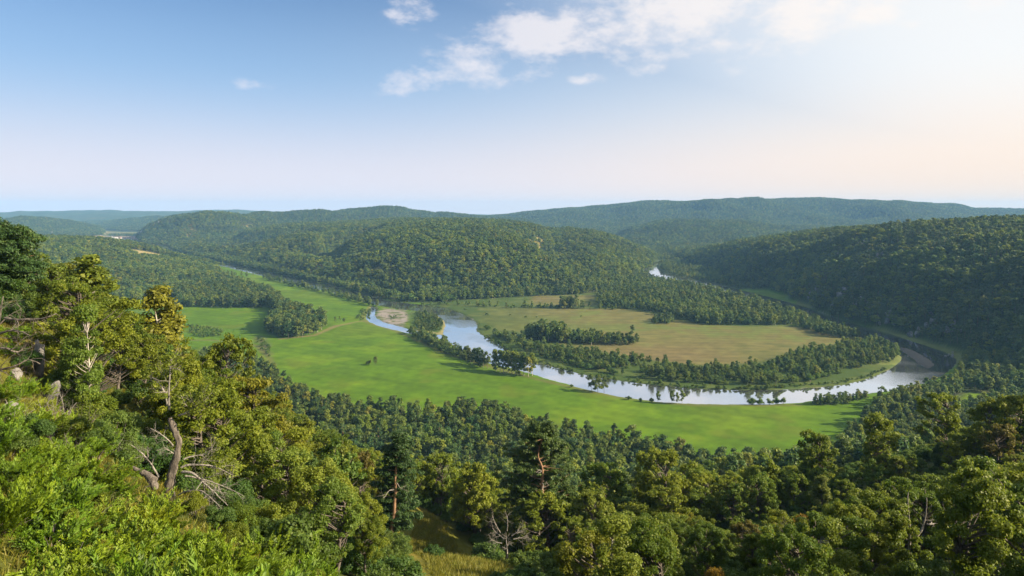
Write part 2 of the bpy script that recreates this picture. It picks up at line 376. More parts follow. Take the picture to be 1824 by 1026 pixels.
M = dict(
    terrain=mat_terrain(), water=mat_water(), rock=mat_rock(),
    oak=mat_leaf('oak_leaves', (.068, .122, .011), (.160, .192, .015), (.24, .21, .02)),
    birch=mat_leaf('birch_leaves', (.080, .145, .020), (.165, .205, .022), (.25, .23, .025), trans=.4),
    aspen=mat_leaf('aspen_leaves', (.032, .088, .028), (.122, .166, .032), (.20, .19, .03)),
    pine=mat_leaf('pine_needles', (.030, .072, .018), (.070, .112, .018), (.10, .12, .016), trans=.12),
    shrub=mat_leaf('shrub_leaves', (.045, .105, .022), (.095, .148, .024), (.15, .16, .022)),
    juniper=mat_leaf('juniper_needles', (.070, .150, .008), (.150, .215, .010), (.25, .25, .014), trans=.25, vary=.8),
    autumn=mat_leaf('turning_leaves', (.22, .12, .012), (.26, .17, .015), (.30, .16, .02)),
    rusty=mat_leaf('dry_brown_leaves', (.10, .09, .018), (.12, .105, .02), (.15, .12, .02)),
    grass=mat_leaf('dry_grass', (.15, .14, .016), (.11, .13, .012), (.24, .18, .04), trans=.3),
    bark=mat_bark('oak_bark', (.045, .038, .033), (.15, .13, .11)),
    pbark=mat_bark('pine_bark', (.06, .04, .03), (.15, .09, .06), top=(.27, .16, .09)),
    bbark=mat_bark('birch_bark', (.36, .34, .30), (.18, .16, .14), 3.0),
    dead=mat_bark('dead_wood', (.13, .12, .11), (.30, .28, .25), 9.0),
    wall=mat_plain('pale_house_wall', (.62, .58, .52)), roof=mat_plain('house_roof', (.26, .14, .10)), roof2=mat_plain('grey_house_roof', (.34, .34, .35)),
    white=mat_plain('white_berries', (.8, .78, .7)),
)

def mesh_from(name, verts, faces, mats, midx=None, lv=None, smooth=False):
    """faces: list of int arrays (n,3) or (n,4), in the order of midx / lv"""
    me = bpy.data.meshes.new(name)
    verts = np.asarray(verts, np.float32)
    me.vertices.add(len(verts)); me.vertices.foreach_set('co', verts.ravel())
    tot = np.concatenate([np.full(len(f), f.shape[1], np.int32) for f in faces])
    loops = np.concatenate([np.asarray(f, np.int32).ravel() for f in faces])
    me.loops.add(len(loops)); me.loops.foreach_set('vertex_index', loops)
    st = np.zeros(len(tot), np.int32); st[1:] = np.cumsum(tot)[:-1]
    me.polygons.add(len(tot)); me.polygons.foreach_set('loop_start', st); me.polygons.foreach_set('loop_total', tot)
    for mt in mats: me.materials.append(mt)
    if midx is not None: me.polygons.foreach_set('material_index', np.asarray(midx, np.int32))
    if smooth is not False:
        me.polygons.foreach_set('use_smooth', np.full(len(tot), True) if smooth is True else np.asarray(smooth, bool))
    if lv is not None:
        a = me.attributes.new('lv', 'FLOAT', 'FACE'); a.data.foreach_set('value', np.asarray(lv, np.float32))
    me.update(calc_edges=True); me.validate(); return me
def link(name, data, parent=None, loc=None, rot=None, scale=None, **props):
    o = bpy.data.objects.new(name, data); COL.objects.link(o)
    if parent is not None: o.parent = parent
    if loc is not None: o.location = tuple(float(v) for v in loc)
    if rot is not None: o.rotation_euler = rot
    if scale is not None: o.scale = scale if isinstance(scale, (tuple, list)) else (scale,) * 3
    for k, v in props.items(): o[k] = v
    return o

# ------------------------------------------------------------------ the ground, split into its pieces
def lin(*c): return np.array(c, float)
CLEAR = np.array([(-15, 116), (-10, 112), (-2.5, 92), (0.5, 80), (-1, 66), (-8, 64), (-12, 84), (-16, 100)], float)
STRIP_EDGE = PP([(380, 640), (450, 655), (500, 690), (560, 726), (640, 744), (760, 750), (850, 744), (900, 754), (1000, 787), (1060, 797), (1160, 817), (1310, 848), (1420, 868), (1500, 880)])
STRIP = np.concatenate([STRIP_EDGE, np.array([(250, 300), (120, 230), (-120, 230), (-260, 380), (-300, 520)])])
RWOODS = np.concatenate([PP([(1505, 800), (1512, 775), (1552, 742), (1560, 722), (1600, 712), (1640, 702), (1690, 684), (1712, 660), (1710, 640)]), np.array([(520, 640), (520, 420), (330, 330), (240, 330)])])
RCLEAR = PP([(1690, 722), (1722, 700), (1770, 700), (1790, 712), (1750, 728), (1700, 732)])
def build_ground():
    nth = 600
    th = np.radians(np.linspace(-47, 47, nth))
    r = np.concatenate([np.geomspace(.6, 60, 150)[:-1], np.geomspace(60, 400, 170)[:-1], np.arange(400, 1300, 3.0), np.arange(1300, 2700, 9.0), np.geomspace(2700, 10000, 160)])
    nr = len(r)
    RR, TT = np.meshgrid(r, th, indexing='ij')
    X = (RR * np.sin(TT)).ravel(); Y = (RR * np.cos(TT)).ravel()
    z, a = terrain(X, Y, True)
    n1 = fbm(X / 14, Y / 14, 81, 3); n2 = fbm(X / 60, Y / 60, 83, 3); n3 = fbm(X / 170, Y / 170, 85, 2)
    c3 = lambda v: v[:, None]
    mix = lambda A, B, f: A * (1 - c3(f)) + B * c3(f)
    C = np.tile(lin(.060, .122, .0035), (len(X), 1))
    C = mix(C, lin(.090, .150, .006), sstep(n2 + .4 * n1, -.15, .45) * .7)
    C = mix(C, lin(.076, .114, .008), sstep(n3, .1, .5) * .5)
    ang = 1.02; q = X * math.cos(ang) + Y * math.sin(ang)                    # mowing swaths
    C = C * c3(1 + .06 * np.sin(q / 2.2 + 2 * n2) + .05 * np.sin(q / 9) + .16 * n1 + .08 * n2 + .14 * vnoise(X / 3.5, Y / 3.5, 97))
    C = mix(C, lin(.10, .12, .014), sstep(fbm(X / 34, Y / 34, 87, 4), .22, .55) * .4)
    # rougher grass inside the loop, drying to hay
    hs = np.maximum.reduce([sdf(HAY, X, Y, 40), sdf(HAY2, X, Y, 40), sdf(HAY3, X, Y, 40), sdf(HAY4, X, Y, 40)])
    inner = (Y < 1250) & (X > -120) & (a['rv'] < 0)
    loopm = sstep(sdf(chaikin(PP([(690, 528), (781, 541), (840, 567), (862, 600), (945, 641), (1090, 676), (1316, 694), (1516, 683), (1608, 645), (1590, 615), (1416, 556), (1220, 505), (1140, 500), (900, 515)]), 1), X, Y, 40), -14, -6)
    C = mix(C, mix(np.tile(lin(.040, .070, .014), (len(X), 1)), lin(.065, .090, .02), sstep(n1, -.2, .4)), loopm)
    dry = sstep(hs, -4, 10) * np.clip(.22 + .60 * sstep(X, -40, 130) + .55 * n2 + .25 * n1, 0, .95)
    hay = mix(np.tile(lin(.135, .115, .040), (len(X), 1)), lin(.090, .110, .026), sstep(n2 + .6 * n1, -.25, .5))
    hay = mix(hay, lin(.140, .100, .048), sstep(n3, .0, .5) * .7)
    hay = hay * c3(1 + .08 * np.sin((Y + .1 * X) / 2.4 + n2 * 2) + .22 * n1 + .12 * vnoise(X / 4, Y / 4, 99))
    C = mix(C, hay, dry)
    # meadow wear: the muddy hollow, tracks
    trk = [PP([(300, 606), (370, 606), (430, 610), (460, 618), (475, 632), (485, 650)]), PP([(500, 604), (560, 597), (600, 580), (640, 572), (665, 572)]), PP([(660, 545), (650, 556), (646, 566), (655, 575), (700, 588), (735, 602), (790, 628), (880, 655), (960, 676), (1100, 708), (1230, 721), (1420, 722)])]
    for i, ln in enumerate(trk):
        dmin = np.full(len(X), 1e9)
        m = (Y > 400) & (Y < 1100)
        for j in range(len(ln) - 1):
            e = ln[j + 1] - ln[j]; L = (e ** 2).sum(); tt = np.clip(((X[m] - ln[j, 0]) * e[0] + (Y[m] - ln[j, 1]) * e[1]) / L, 0, 1)
            dmin[m] = np.minimum(dmin[m], np.hypot(X[m] - ln[j, 0] - tt * e[0], Y[m] - ln[j, 1] - tt * e[1]))
        C = mix(C, lin(.10, .105, .03) if i != 1 else lin(.16, .13, .06), sstep(dmin + 2.5 * n1, 5.5, 1.5) * .75)
    mud = sstep(sdf(chaikin(PP([(452, 600), (470, 598), (480, 612), (485, 635), (470, 630), (458, 612)]), 2), X, Y, 30) + 4 * n1, -3, 5)
    C = mix(C, lin(.09, .085, .045), mud * .8)
    # forest floor on hills and in the woods
    hill = np.maximum.reduce([a['zc'], a['zr'], a['zl'], a['zf']])
    ff = sstep(hill, 1.0, 5.0)
    floor = mix(np.tile(lin(.030, .050, .013), (len(X), 1)), lin(.075, .075, .022), sstep(n2 + .3 * n1, -.1, .6) * .6)
    thin = sstep(-fbm(X / 38, Y / 38, 48, 3), .16, .36) * (a['zc'] > 2)                 # glades on the central hill, floor painted golden to stand in for sunlit patches
    C = mix(C, floor, ff); C = mix(C, lin(.17, .145, .045), thin * ff)
    ff2 = np.maximum(sstep(sdf(STRIP, X, Y, 30), -2, 4), sstep(sdf(RWOODS, X, Y, 30), -2, 4)) * (1 - sstep(sdf(RCLEAR, X, Y, 30), -2, 3))
    C = mix(C, floor, ff2)
    C = mix(C, floor, sstep(X, 180, 230) * sstep(Y, 1230, 1290))
    far = sstep(Y, 1900, 2600) * (1 - ff)
    C = mix(C, mix(np.tile(lin(.05, .085, .025), (len(X), 1)), lin(.20, .17, .08), sstep(n3 + .2 * n2, -.05, .25) * sstep(-X, 900, 1500)), far)
    # near slope: dry grass, stones
    sl = sstep(a['zs'], 1.5, 10) * (Y < 420)
    sg = mix(np.tile(lin(.085, .090, .014), (len(X), 1)), lin(.165, .135, .022), sstep(n1 + .2 * n2, -.2, .5))
    sg = mix(sg, lin(.24, .19, .10), sstep(fbm(X / 3.5, Y / 3.5, 91, 3), .28, .5) * sstep(-X, 12, 26) * .8)
    wood = sstep(np.maximum(sdf(CLEAR, X, Y, 20) * -1, 0), 1, 4) * sstep(X + .62 * Y, -6, 4)
    sg = mix(sg, floor, wood * .85)
    C = mix(C, sg, sl)
    # gravel, banks
    gv = np.maximum(sstep(a['gb'] + 13 * n1, -3, 4), sstep(-a['rv'] + 3.0 * n1, 4.6, 1.0) * (a['rv'] < 3) * (Y < 1400) * sstep(n2 + .5 * n1, -.35, .25) * .8)
    gv = gv * (1 - sl) * (hill < 2)
    grav = mix(np.tile(lin(.20, .18, .16), (len(X), 1)), lin(.08, .10, .04), sstep(fbm(X / 8, Y / 8, 93, 3), -.05, .2))
    C = mix(C, grav, gv)
    fb = sstep(sdf(NORTHB, X, Y, 30), -1, 4) * (a['rv'] < -3) * (hs < -3); C = mix(C, floor, fb)
    rs_ = sstep(-a['rv'], 1, 3) * sstep(-a['rv'], 20, 14) * (X > 330) * (Y > 640) * (Y < 1700) * (X > .46 * Y - 60) * (hill < 3); C = mix(C, lin(.10, .125, .035), rs_)
    isl = sstep(sdf(ISLAND, X, Y, 30), 0, 5); C = mix(C, lin(.06, .10, .02), isl)
    sand = sstep(np.abs(sdf(ISLAND, X, Y, 30) - 1.5), 6, 2) * sstep(X, -118, -100) * (Y < 960); C = mix(C, lin(.21, .175, .09), sand * .7)
    C = mix(C, lin(.10, .09, .075), sstep(a['sp'], -3, 1))
    bed = sstep(a['rv'], 0, 3); C = mix(C, lin(.06, .06, .045), bed * (a['sp'] < -2))
    # pale hay field behind the crest of the left hill, bare ground by the village
    for (fx, fy, ra, rb) in ((272, 455, 38, 90),):
        p = hit(fx, fy); e = np.hypot((X - p[0]) / ra, (Y - p[1]) / rb); C = mix(C, lin(.22, .18, .08), sstep(e, 1.1, .8))
    for (fx, fy, ra, rb, cc) in ((190, 424, 210, 330, (.17, .13, .08)), (150, 418, 240, 260, (.12, .12, .06)), (255, 429, 260, 90, (.16, .14, .10))):
        p = P(fx, fy); e = np.hypot((X - p[0]) / ra, (Y - p[1]) / rb); C = mix(C, lin(*cc), sstep(e + .5 * n3, 1.1, .7))
    C = np.clip(C, .004, .8)
    # faces, assigned to named pieces
    i, j = np.meshgrid(np.arange(nr - 1), np.arange(nth - 1), indexing='ij')
    q0 = (i * nth + j).ravel(); quads = np.stack([q0, q0 + nth, q0 + nth + 1, q0 + 1], 1)
    fc = lambda v: v[quads].mean(1)
    fX, fY, fs = fc(X), fc(Y), fc(a['zs'])
    piece = np.zeros(len(quads), int)
    names = ['valley_meadow', 'near_hillside', 'hay_field', 'gravel_bank', 'central_hill', 'right_hill', 'left_hill', 'distant_hills', 'river_bed']
    piece[fc(hs) > 0] = 2
    piece[fc(gv) > .5] = 3
    piece[fc(a['rv']) > 1] = 8
    piece[fc(a['zc']) > 2] = 4; piece[fc(a['zr']) > 2] = 5; piece[fc(a['zl']) > 2] = 6
    piece[(fY > 2350) & (fc(a['zc']) <= 2) & (fc(a['zr']) <= 2)] = 7
    piece[(fs > 1.5) & (fY < 480)] = 1
    V = np.stack([X, Y, z], 1)
    for k, nm in enumerate(names):
        f = quads[piece == k]
        if not len(f): continue
        used, inv = np.unique(f, return_inverse=True)
        me = mesh_from(nm, V[used], [inv.reshape(f.shape)], [M['terrain']], smooth=True)
        ca = me.color_attributes.new('Col', 'FLOAT_COLOR', 'POINT')
        ca.data.foreach_set('color', np.concatenate([C[used], np.ones((len(used), 1))], 1).astype(np.float32).ravel())
        link(nm, me, kind='structure')
    # river surface
    wf = quads[(fc(a['rv']) > -9)]
    used, inv = np.unique(wf, return_inverse=True)
    WV = V[used].copy(); WV[:, 2] = -.75
    link('river', mesh_from('river', WV, [inv.reshape(wf.shape)], [M['water']], smooth=True), kind='structure')
    # skyline table for leaving out what the lie of the land hides
    el = ((z - H) / np.maximum(Y, 1)).reshape(nr, nth)
    run = np.maximum.accumulate(el, 0)
    return r, th, run
GR, GT, RUN = build_ground()
def visible(X, Y, ztop, margin=.006):
    r = np.hypot(X, Y); th = np.arctan2(X, Y)
    i = np.clip(np.searchsorted(GR, r) - 4, 0, len(GR) - 1); j = np.clip(np.searchsorted(GT, th), 0, len(GT) - 1)
    return ((ztop - H) / Y > RUN[i, j] - margin) & (np.abs(th) < R(42))

# ------------------------------------------------------------------ the air
def build_haze():
    x0, x1, y0, y1, z0, z1 = -8200, 8200, -200, 10400, -6, 272
    v = [(x, y, z) for z in (z0, z1) for y in (y0, y1) for x in (x0, x1)]
    f = np.array([(0, 2, 3, 1), (4, 5, 7, 6), (0, 1, 5, 4), (2, 6, 7, 3), (0, 4, 6, 2), (1, 3, 7, 5)])
    m = bpy.data.materials.new('valley_haze'); m.use_nodes = True; b = NB(m.node_tree)
    out = b.add('ShaderNodeOutputMaterial'); pv = b.add('ShaderNodeVolumePrincipled')
    pv.inputs['Color'].default_value = (.27, .58, 1.0, 1); pv.inputs['Density'].default_value = HAZE
    pv.inputs['Anisotropy'].default_value = 0.0
    b.link(pv.outputs[0], out.inputs['Volume'])
    m.cycles.homogeneous_volume = True
    link('haze', mesh_from('haze', v, [f], [m]), kind='stuff')
HAZE = 6.4e-5
build_haze()

# ------------------------------------------------------------------ growing trees (unit height; scaled on placing)
def norm(v): return v / np.maximum(np.linalg.norm(v, axis=-1, keepdims=True), 1e-9)
def tube(pts, rad, sides=6):
    pts = np.asarray(pts, float); rad = np.asarray(rad, float); n = len(pts)
    t = norm(np.gradient(pts, axis=0)); up = np.where(np.abs(t[:, 2:3]) > .9, np.array([[1., 0, 0]]), np.array([[0., 0, 1]]))
    a = norm(np.cross(t, up)); b = np.cross(t, a)
    for i in range(1, n):                                             # keep the frame from flipping
        a[i] = a[i - 1] - t[i] * (a[i - 1] @ t[i]); a[i] /= max(np.linalg.norm(a[i]), 1e-9); b[i] = np.cross(t[i], a[i])
    an = np.linspace(0, 2 * np.pi, sides, endpoint=False)
    ring = a[:, None] * np.cos(an)[None, :, None] + b[:, None] * np.sin(an)[None, :, None]
    v = (pts[:, None] + ring * rad[:, None, None]).reshape(-1, 3)
    i, j = np.meshgrid(np.arange(n - 1), np.arange(sides), indexing='ij'); j2 = (j + 1) % sides
    f = np.stack([i * sides + j, i * sides + j2, (i + 1) * sides + j2, (i + 1) * sides + j], -1).reshape(-1, 4)
    return v, f
class Geo:
    def __init__(s): s.v = []; s.f = []; s.n = 0; s.lv = []
    def add(s, v, f, lv=None):
        s.v.append(v); s.f.append(f + s.n); s.n += len(v); s.lv.append(np.full(len(f), .5) if lv is None else lv)
    def mesh(s, name, mats, smooth=False): return mesh_from(name, np.concatenate(s.v), s.f, mats, lv=np.concatenate(s.lv), smooth=smooth)
def leaves(pos, nrm, size, r, asp=.62, lv=None, along=None):
    n = len(pos); nrm = norm(nrm)
    ref = norm(r.normal(size=(n, 3))) if along is None else along
    t1 = norm(ref - nrm * (ref * nrm).sum(1, keepdims=True)); t2 = np.cross(nrm, t1)
    sz = (size * r.uniform(.65, 1.25, n))[:, None]
    v = np.stack([pos - t1 * sz * .5, pos + t2 * sz * asp * .5 + t1 * sz * .06, pos + t1 * sz * .5, pos - t2 * sz * asp * .5 + t1 * sz * .06], 1).reshape(-1, 3)
    f = np.arange(n * 4).reshape(n, 4)
    return v, f, (r.random(n) if lv is None else lv)
def clump_leaves(g, cen, rad, k, size, r, flat=.8, asp=.62, up=.25, cap=None):
    """leaves spread through clumps: dense near each clump's skin"""
    area = 4 * np.pi * (rad ** 2) * flat
    num = np.maximum((k * area / (size * size * asp * .5)).astype(int), 3)
    idx = np.repeat(np.arange(len(cen)), num); n = len(idx)
    d = norm(r.normal(size=(n, 3))); d[:, 2] = np.where(d[:, 2] < -.35, d[:, 2] * .4, d[:, 2]); d = norm(d)
    rr = rad[idx] * (r.random(n) ** .45) * r.uniform(.85, 1.18, n)
    pos = cen[idx] + d * rr[:, None] * np.array([1, 1, flat])
    nr = d * .75 + r.normal(size=(n, 3)) * .55 + np.array([0, 0, up])
    tone = r.normal(0, .16, len(cen))[idx] + r.random(n) * .8 + .1
    v, f, lv = leaves(pos, nr, size, r, asp, np.clip(tone, 0, 1))
    g.add(v, f, lv)
def bez(a, b, bend, n=5):
    t = np.linspace(0, 1, n)[:, None]; m = (a + b) / 2 + bend
    return (1 - t) ** 2 * a + 2 * t * (1 - t) * m + t * t * b
LODS = {0: dict(leaf=.0205, lobes=1.0, k=1.35, sides=7), 1: dict(leaf=.033, lobes=1.0, k=1.25, sides=5), 2: dict(leaf=.062, lobes=.6, k=.95, sides=4), 3: dict(leaf=.115, lobes=.28, k=.85, sides=3)}
def grow_oak(seed, lod, w=.36, zc=.62, hz=.38, nl=80, narrow=0, kmul=1.0):
    r = np.random.default_rng(seed); L = LODS[lod]; n = max(int(nl * L['lobes']), 12)
    d = norm(r.normal(size=(n, 3))); d[:, 2] = np.where(d[:, 2] < (-.9 if narrow else -.6), -d[:, 2], d[:, 2])
    s = r.uniform(.45, 1.0, n) ** .6
    prof = np.ones(n)
    bmp = norm(r.normal(size=(9, 3))); env = 1 + (.42 * np.clip(d @ bmp[:5].T, 0, 1) ** 3).sum(1) - (.40 * np.clip(d @ bmp[5:].T, 0, 1) ** 3).sum(1); env = np.clip(env, .55, 1.3)   # uneven outline
    cen = d * (s * env)[:, None] * np.array([w, w, hz]) * r.uniform(.82, 1.12, (n, 1)) + np.array([0, 0, zc]); cen[:, 2] = np.clip(cen[:, 2], .12, .97)
    tt = (cen[:, 2] - (zc - hz)) / (2 * hz)
    cen[:, :2] *= (1 - narrow * np.clip(tt, 0, 1))[:, None]
    cen[:, :2] += r.normal(0, .03, 2)
    rad = r.uniform(.030, .078, n) * (80 / nl) ** .4 / L['lobes'] ** .5
    cr = Geo(); clump_leaves(cr, cen, rad, L['k'] * kmul, L['leaf'], r, .8)
    tr = Geo(); lean = r.normal(0, .03, 2)
    zt = zc + hz * .55; tz = np.linspace(-.04, zt, 7)
    tp = np.stack([lean[0] * tz * 1.5 + r.normal(0, .008, 7), lean[1] * tz * 1.5 + r.normal(0, .008, 7), tz], 1); tp[0, :2] = tp[1, :2] = 0
    R0 = .02 if not narrow else .013
    tr.add(*tube(tp, np.interp(tz, [-.04, 0, .05, zt], [R0 * 1.7, R0 * 1.4, R0, R0 * .3]), L['sides']))
    if lod < 3:
        for i in (range(n) if lod < 2 else range(0, n, 4)):
            zs = np.clip(cen[i, 2] - np.hypot(cen[i, 0], cen[i, 1]) * r.uniform(.5, 1.0), .18, zt)
            a = np.array([np.interp(zs, tz, tp[:, 0]), np.interp(zs, tz, tp[:, 1]), zs])
            p = bez(a, cen[i], np.array([0, 0, -.02]) + r.normal(0, .015, 3), 5)
            tr.add(*tube(p, np.linspace(R0 * .34, R0 * .08, 5), 3 if lod else 4))
    return cr, tr
def grow_pine(seed, lod, w=.2, base=.3, conic=.75, lean=0.0):
    r = np.random.default_rng(seed); L = LODS[lod]; cr = Geo(); tr = Geo()
    tz = np.linspace(-.04, .98, 10); wob = np.cumsum(r.normal(0, .006, (10, 2)), 0); tp = np.stack([wob[:, 0] + lean * tz, wob[:, 1], tz], 1); tp[:2, :2] *= .2
    tr.add(*tube(tp, np.interp(tz, [-.04, 0, .06, .98], [.02, .017, .0135, .003]), L['sides']))
    nb = {0: 90, 1: 70, 2: 40, 3: 20}[lod]
    zz = base + (1 - base) * np.sort(r.random(nb)) ** .9; cen = []; rad = []
    for q in zz:
        t = (q - base) / (1 - base); ln = w * ((1 - t) ** conic * 1.0 + .12) * r.uniform(.55, 1.15) * (.75 + .25 * min(1, t * 6))
        an = r.uniform(0, 2 * np.pi); a = np.array([np.interp(q, tz, tp[:, 0]), np.interp(q, tz, tp[:, 1]), q])
        b_ = a + np.array([math.cos(an) * ln, math.sin(an) * ln, ln * r.uniform(-.12, .28)])
        if lod < 3: tr.add(*tube(bez(a, b_, np.array([0, 0, -.01]), 4), np.linspace(.005, .0016, 4), 3))
        m = {0: 4, 1: 3, 2: 2, 3: 1}[lod]
        for e in range(m):
            f = 1 - e * .27 + r.normal(0, .05); cen.append(a + (b_ - a) * f + r.normal(0, .010, 3)); rad.append((.028 + .05 * ln) * r.uniform(.8, 1.3) * {0: 1, 1: 1.1, 2: 1.45, 3: 2.3}[lod])
    clump_leaves(cr, np.array(cen), np.array(rad), L['k'] * 1.0, L['leaf'] * .85, r, .5, .42, up=.5)
    return cr, tr
def grow_shrub(seed, lod):
    r = np.random.default_rng(seed); L = LODS[lod]; n = {0: 26, 1: 20, 2: 12, 3: 7}[lod]
    d = norm(r.normal(size=(n, 3))); d[:, 2] = np.abs(d[:, 2])
    cen = d * r.uniform(.4, 1, (n, 1)) * np.array([.5, .5, .55]) + np.array([0, 0, .28]); rad = r.uniform(.13, .24, n) * {0: .8, 1: .9, 2: 1.1, 3: 1.35}[lod]
    cr = Geo(); clump_leaves(cr, cen, rad, L['k'], L['leaf'] * 2.0, r, .85)
    tr = Geo()
    for i in range(5 if lod < 3 else 2):
        e = cen[i % n]; tr.add(*tube(bez(np.array([r.normal(0, .03), r.normal(0, .03), -.06]), e, r.normal(0, .04, 3), 4), np.linspace(.022, .008, 4), 3))
    return cr, tr
def branchy(g, a, d, ln, rad, depth, r, sides=5, droop=0.0, spread=.7, kids=4, wander=.22, tips=None):
    n = max(4, 7 - 1 * (3 - depth)) if depth > 0 else 4
    pts = [a]; dd = d / np.linalg.norm(d)
    for i in range(n - 1):
        dd = dd + r.normal(0, wander, 3) + np.array([0, 0, -droop]); dd /= np.linalg.norm(dd); pts.append(pts[-1] + dd * ln / (n - 1))
    pts = np.array(pts); g.add(*tube(pts, np.linspace(rad, rad * .35, n), sides if rad > .02 else 3))
    if tips is not None and depth <= 1: tips.append(pts[-1])
    if depth > 0:
        for _ in range(kids):
            f = r.uniform(.3, .98); i = min(int(f * (n - 1)), n - 2); p = pts[i] + (pts[i + 1] - pts[i]) * (f * (n - 1) - i)
            ax = norm(r.normal(size=3)); t = norm(pts[i + 1] - pts[i]); sd_ = norm(np.cross(t, ax))
            branchy(g, p, t * (1 - spread * .5) + sd_ * spread + np.array([0, 0, .08]), ln * r.uniform(.4, .65), rad * (1 - .6 * f) * .55, depth - 1, r, sides, droop, spread, kids, wander, tips)

KINDS = {'oak': ('oak', 'bark'), 'birch': ('birch', 'bbark'), 'aspen': ('aspen', 'bark'), 'pine': ('pine', 'pbark'), 'shrub': ('shrub', 'bark')}
def grow(kind, seed, lod):
    if kind == 'oak': return grow_oak(seed, lod, w=.30 + .05 * (seed % 3 - 1), zc=.57, hz=.42, nl=84)
    if kind == 'aspen': return grow_oak(seed, lod, w=.22, zc=.57, hz=.42, nl=60, narrow=.35)
    if kind == 'birch': return grow_oak(seed, lod, w=.19, zc=.56, hz=.44, nl=64, narrow=.5, kmul=.9)
    if kind == 'pine': return grow_pine(seed, lod)
    return grow_shrub(seed, lod)
FORMS = {}
NV = {('oak', 0): 5, ('oak', 1): 5, ('birch', 0): 2, ('birch', 1): 3, ('pine', 1): 2, ('aspen', 1): 2, ('shrub', 0): 3, ('shrub', 1): 2}
def form(kind, lod, v):
    key = (kind, lod, v % NV.get((kind, lod), 4))
    if key not in FORMS:
        cr, tr = grow(kind, 100 + 17 * key[2] + 1000 * lod + sum(map(ord, kind)), lod)
        FORMS[key] = (cr.mesh(kind + '_crown', [M[KINDS[kind][0]]]), tr.mesh(kind + '_trunk', [M[KINDS[kind][1]]], smooth=True), cr, tr)
    return FORMS[key]
NAME = {'oak': 'oak_tree', 'birch': 'birch_tree', 'aspen': 'aspen_tree', 'pine': 'pine_tree', 'shrub': 'shrub'}
def plant(kind, x, y, z, h, lod, v, rz, label, group=None, wide=1.0, leafmat=None, cat=None, name=None):
    crown, trunk = form(kind, lod, v)[:2]
    o = link(name or NAME[kind], None, loc=(x, y, z - .02 * h), rot=(0, 0, rz), scale=(h * wide, h * wide, h))
    o.empty_display_size = .3; o['label'] = label; o['category'] = cat or ('bush' if kind == 'shrub' else 'tree')
    if group: o['group'] = group
    link('stem' if kind == 'shrub' else 'trunk', trunk, o)
    c = link('foliage' if kind == 'shrub' else 'crown', crown, o)
    if leafmat:
        c.material_slots[0].link = 'OBJECT'; c.material_slots[0].material = M[leafmat]
    return o

# instanced woods: one object per wood, many stems
COLLS = {}
def wood_forms(lod):
    if lod not in COLLS:
        c = bpy.data.collections.new('stand_forms'); order = []
        i = 0
        for kind in ('aspen', 'birch', 'oak', 'pine', 'shrub'):
            for v in range(4 if lod > 1 else 2):
                cr, tr = form(kind, lod, v)[2:4]
                g = Geo()
                vs = np.concatenate(cr.v + tr.v); ncv = sum(len(q) for q in cr.v)
                fs = list(cr.f) + [f + ncv for f in tr.f]
                mi = np.concatenate([np.zeros(sum(len(f) for f in cr.f)), np.ones(sum(len(f) for f in tr.f))])
                me = mesh_from('stand_form', vs, fs, [M[KINDS[kind][0]], M[KINDS[kind][1]]], mi, np.concatenate(cr.lv + tr.lv))
                o = bpy.data.objects.new('stand_form_%02d' % i, me); c.objects.link(o); order.append((kind, v)); i += 1
        COLLS[lod] = (c, order)
    return COLLS[lod]
def instancer(name, pts, idx, scl, wid, rz, coll, **props):
    me = bpy.data.meshes.new(name); pts = np.asarray(pts, np.float32)
    me.vertices.add(len(pts)); me.vertices.foreach_set('co', pts.ravel())
    a = me.attributes.new('idx', 'INT', 'POINT'); a.data.foreach_set('value', np.asarray(idx, np.int32))
    for k, v in (('scl', np.stack([wid, wid, scl], 1)), ('rot', np.stack([0 * rz, 0 * rz, rz], 1))):
        a = me.attributes.new(k, 'FLOAT_VECTOR', 'POINT'); a.data.foreach_set('vector', v.astype(np.float32).ravel())
    o = link(name, me, **props)
    ng = bpy.data.node_groups.new(name, 'GeometryNodeTree')
    ng.interface.new_socket('Geometry', in_out='INPUT', socket_type='NodeSocketGeometry'); ng.interface.new_socket('Geometry', in_out='OUTPUT', socket_type='NodeSocketGeometry')
    n = ng.nodes; gi = n.new('NodeGroupInput'); go = n.new('NodeGroupOutput')
    ci = n.new('GeometryNodeCollectionInfo'); ci.inputs['Collection'].default_value = coll; ci.inputs['Separate Children'].default_value = True; ci.inputs['Reset Children'].default_value = True
    ip = n.new('GeometryNodeInstanceOnPoints'); ip.inputs['Pick Instance'].default_value = True
    def attr(nm, t):
        q = n.new('GeometryNodeInputNamedAttribute'); q.data_type = t; q.inputs['Name'].default_value = nm
        return [s for s in q.outputs if s.enabled and s.name == 'Attribute'][0]
    ng.links.new(gi.outputs[0], ip.inputs['Points']); ng.links.new(ci.outputs[0], ip.inputs['Instance'])
    ng.links.new(attr('idx', 'INT'), ip.inputs['Instance Index']); ng.links.new(attr('scl', 'FLOAT_VECTOR'), ip.inputs['Scale'])
    e2r = n.new('FunctionNodeEulerToRotation'); ng.links.new(attr('rot', 'FLOAT_VECTOR'), e2r.inputs[0]); ng.links.new(e2r.outputs[0], ip.inputs['Rotation'])
    ng.links.new(ip.outputs[0], go.inputs[0])
    md = o.modifiers.new('stems', 'NODES'); md.node_group = ng
    return o

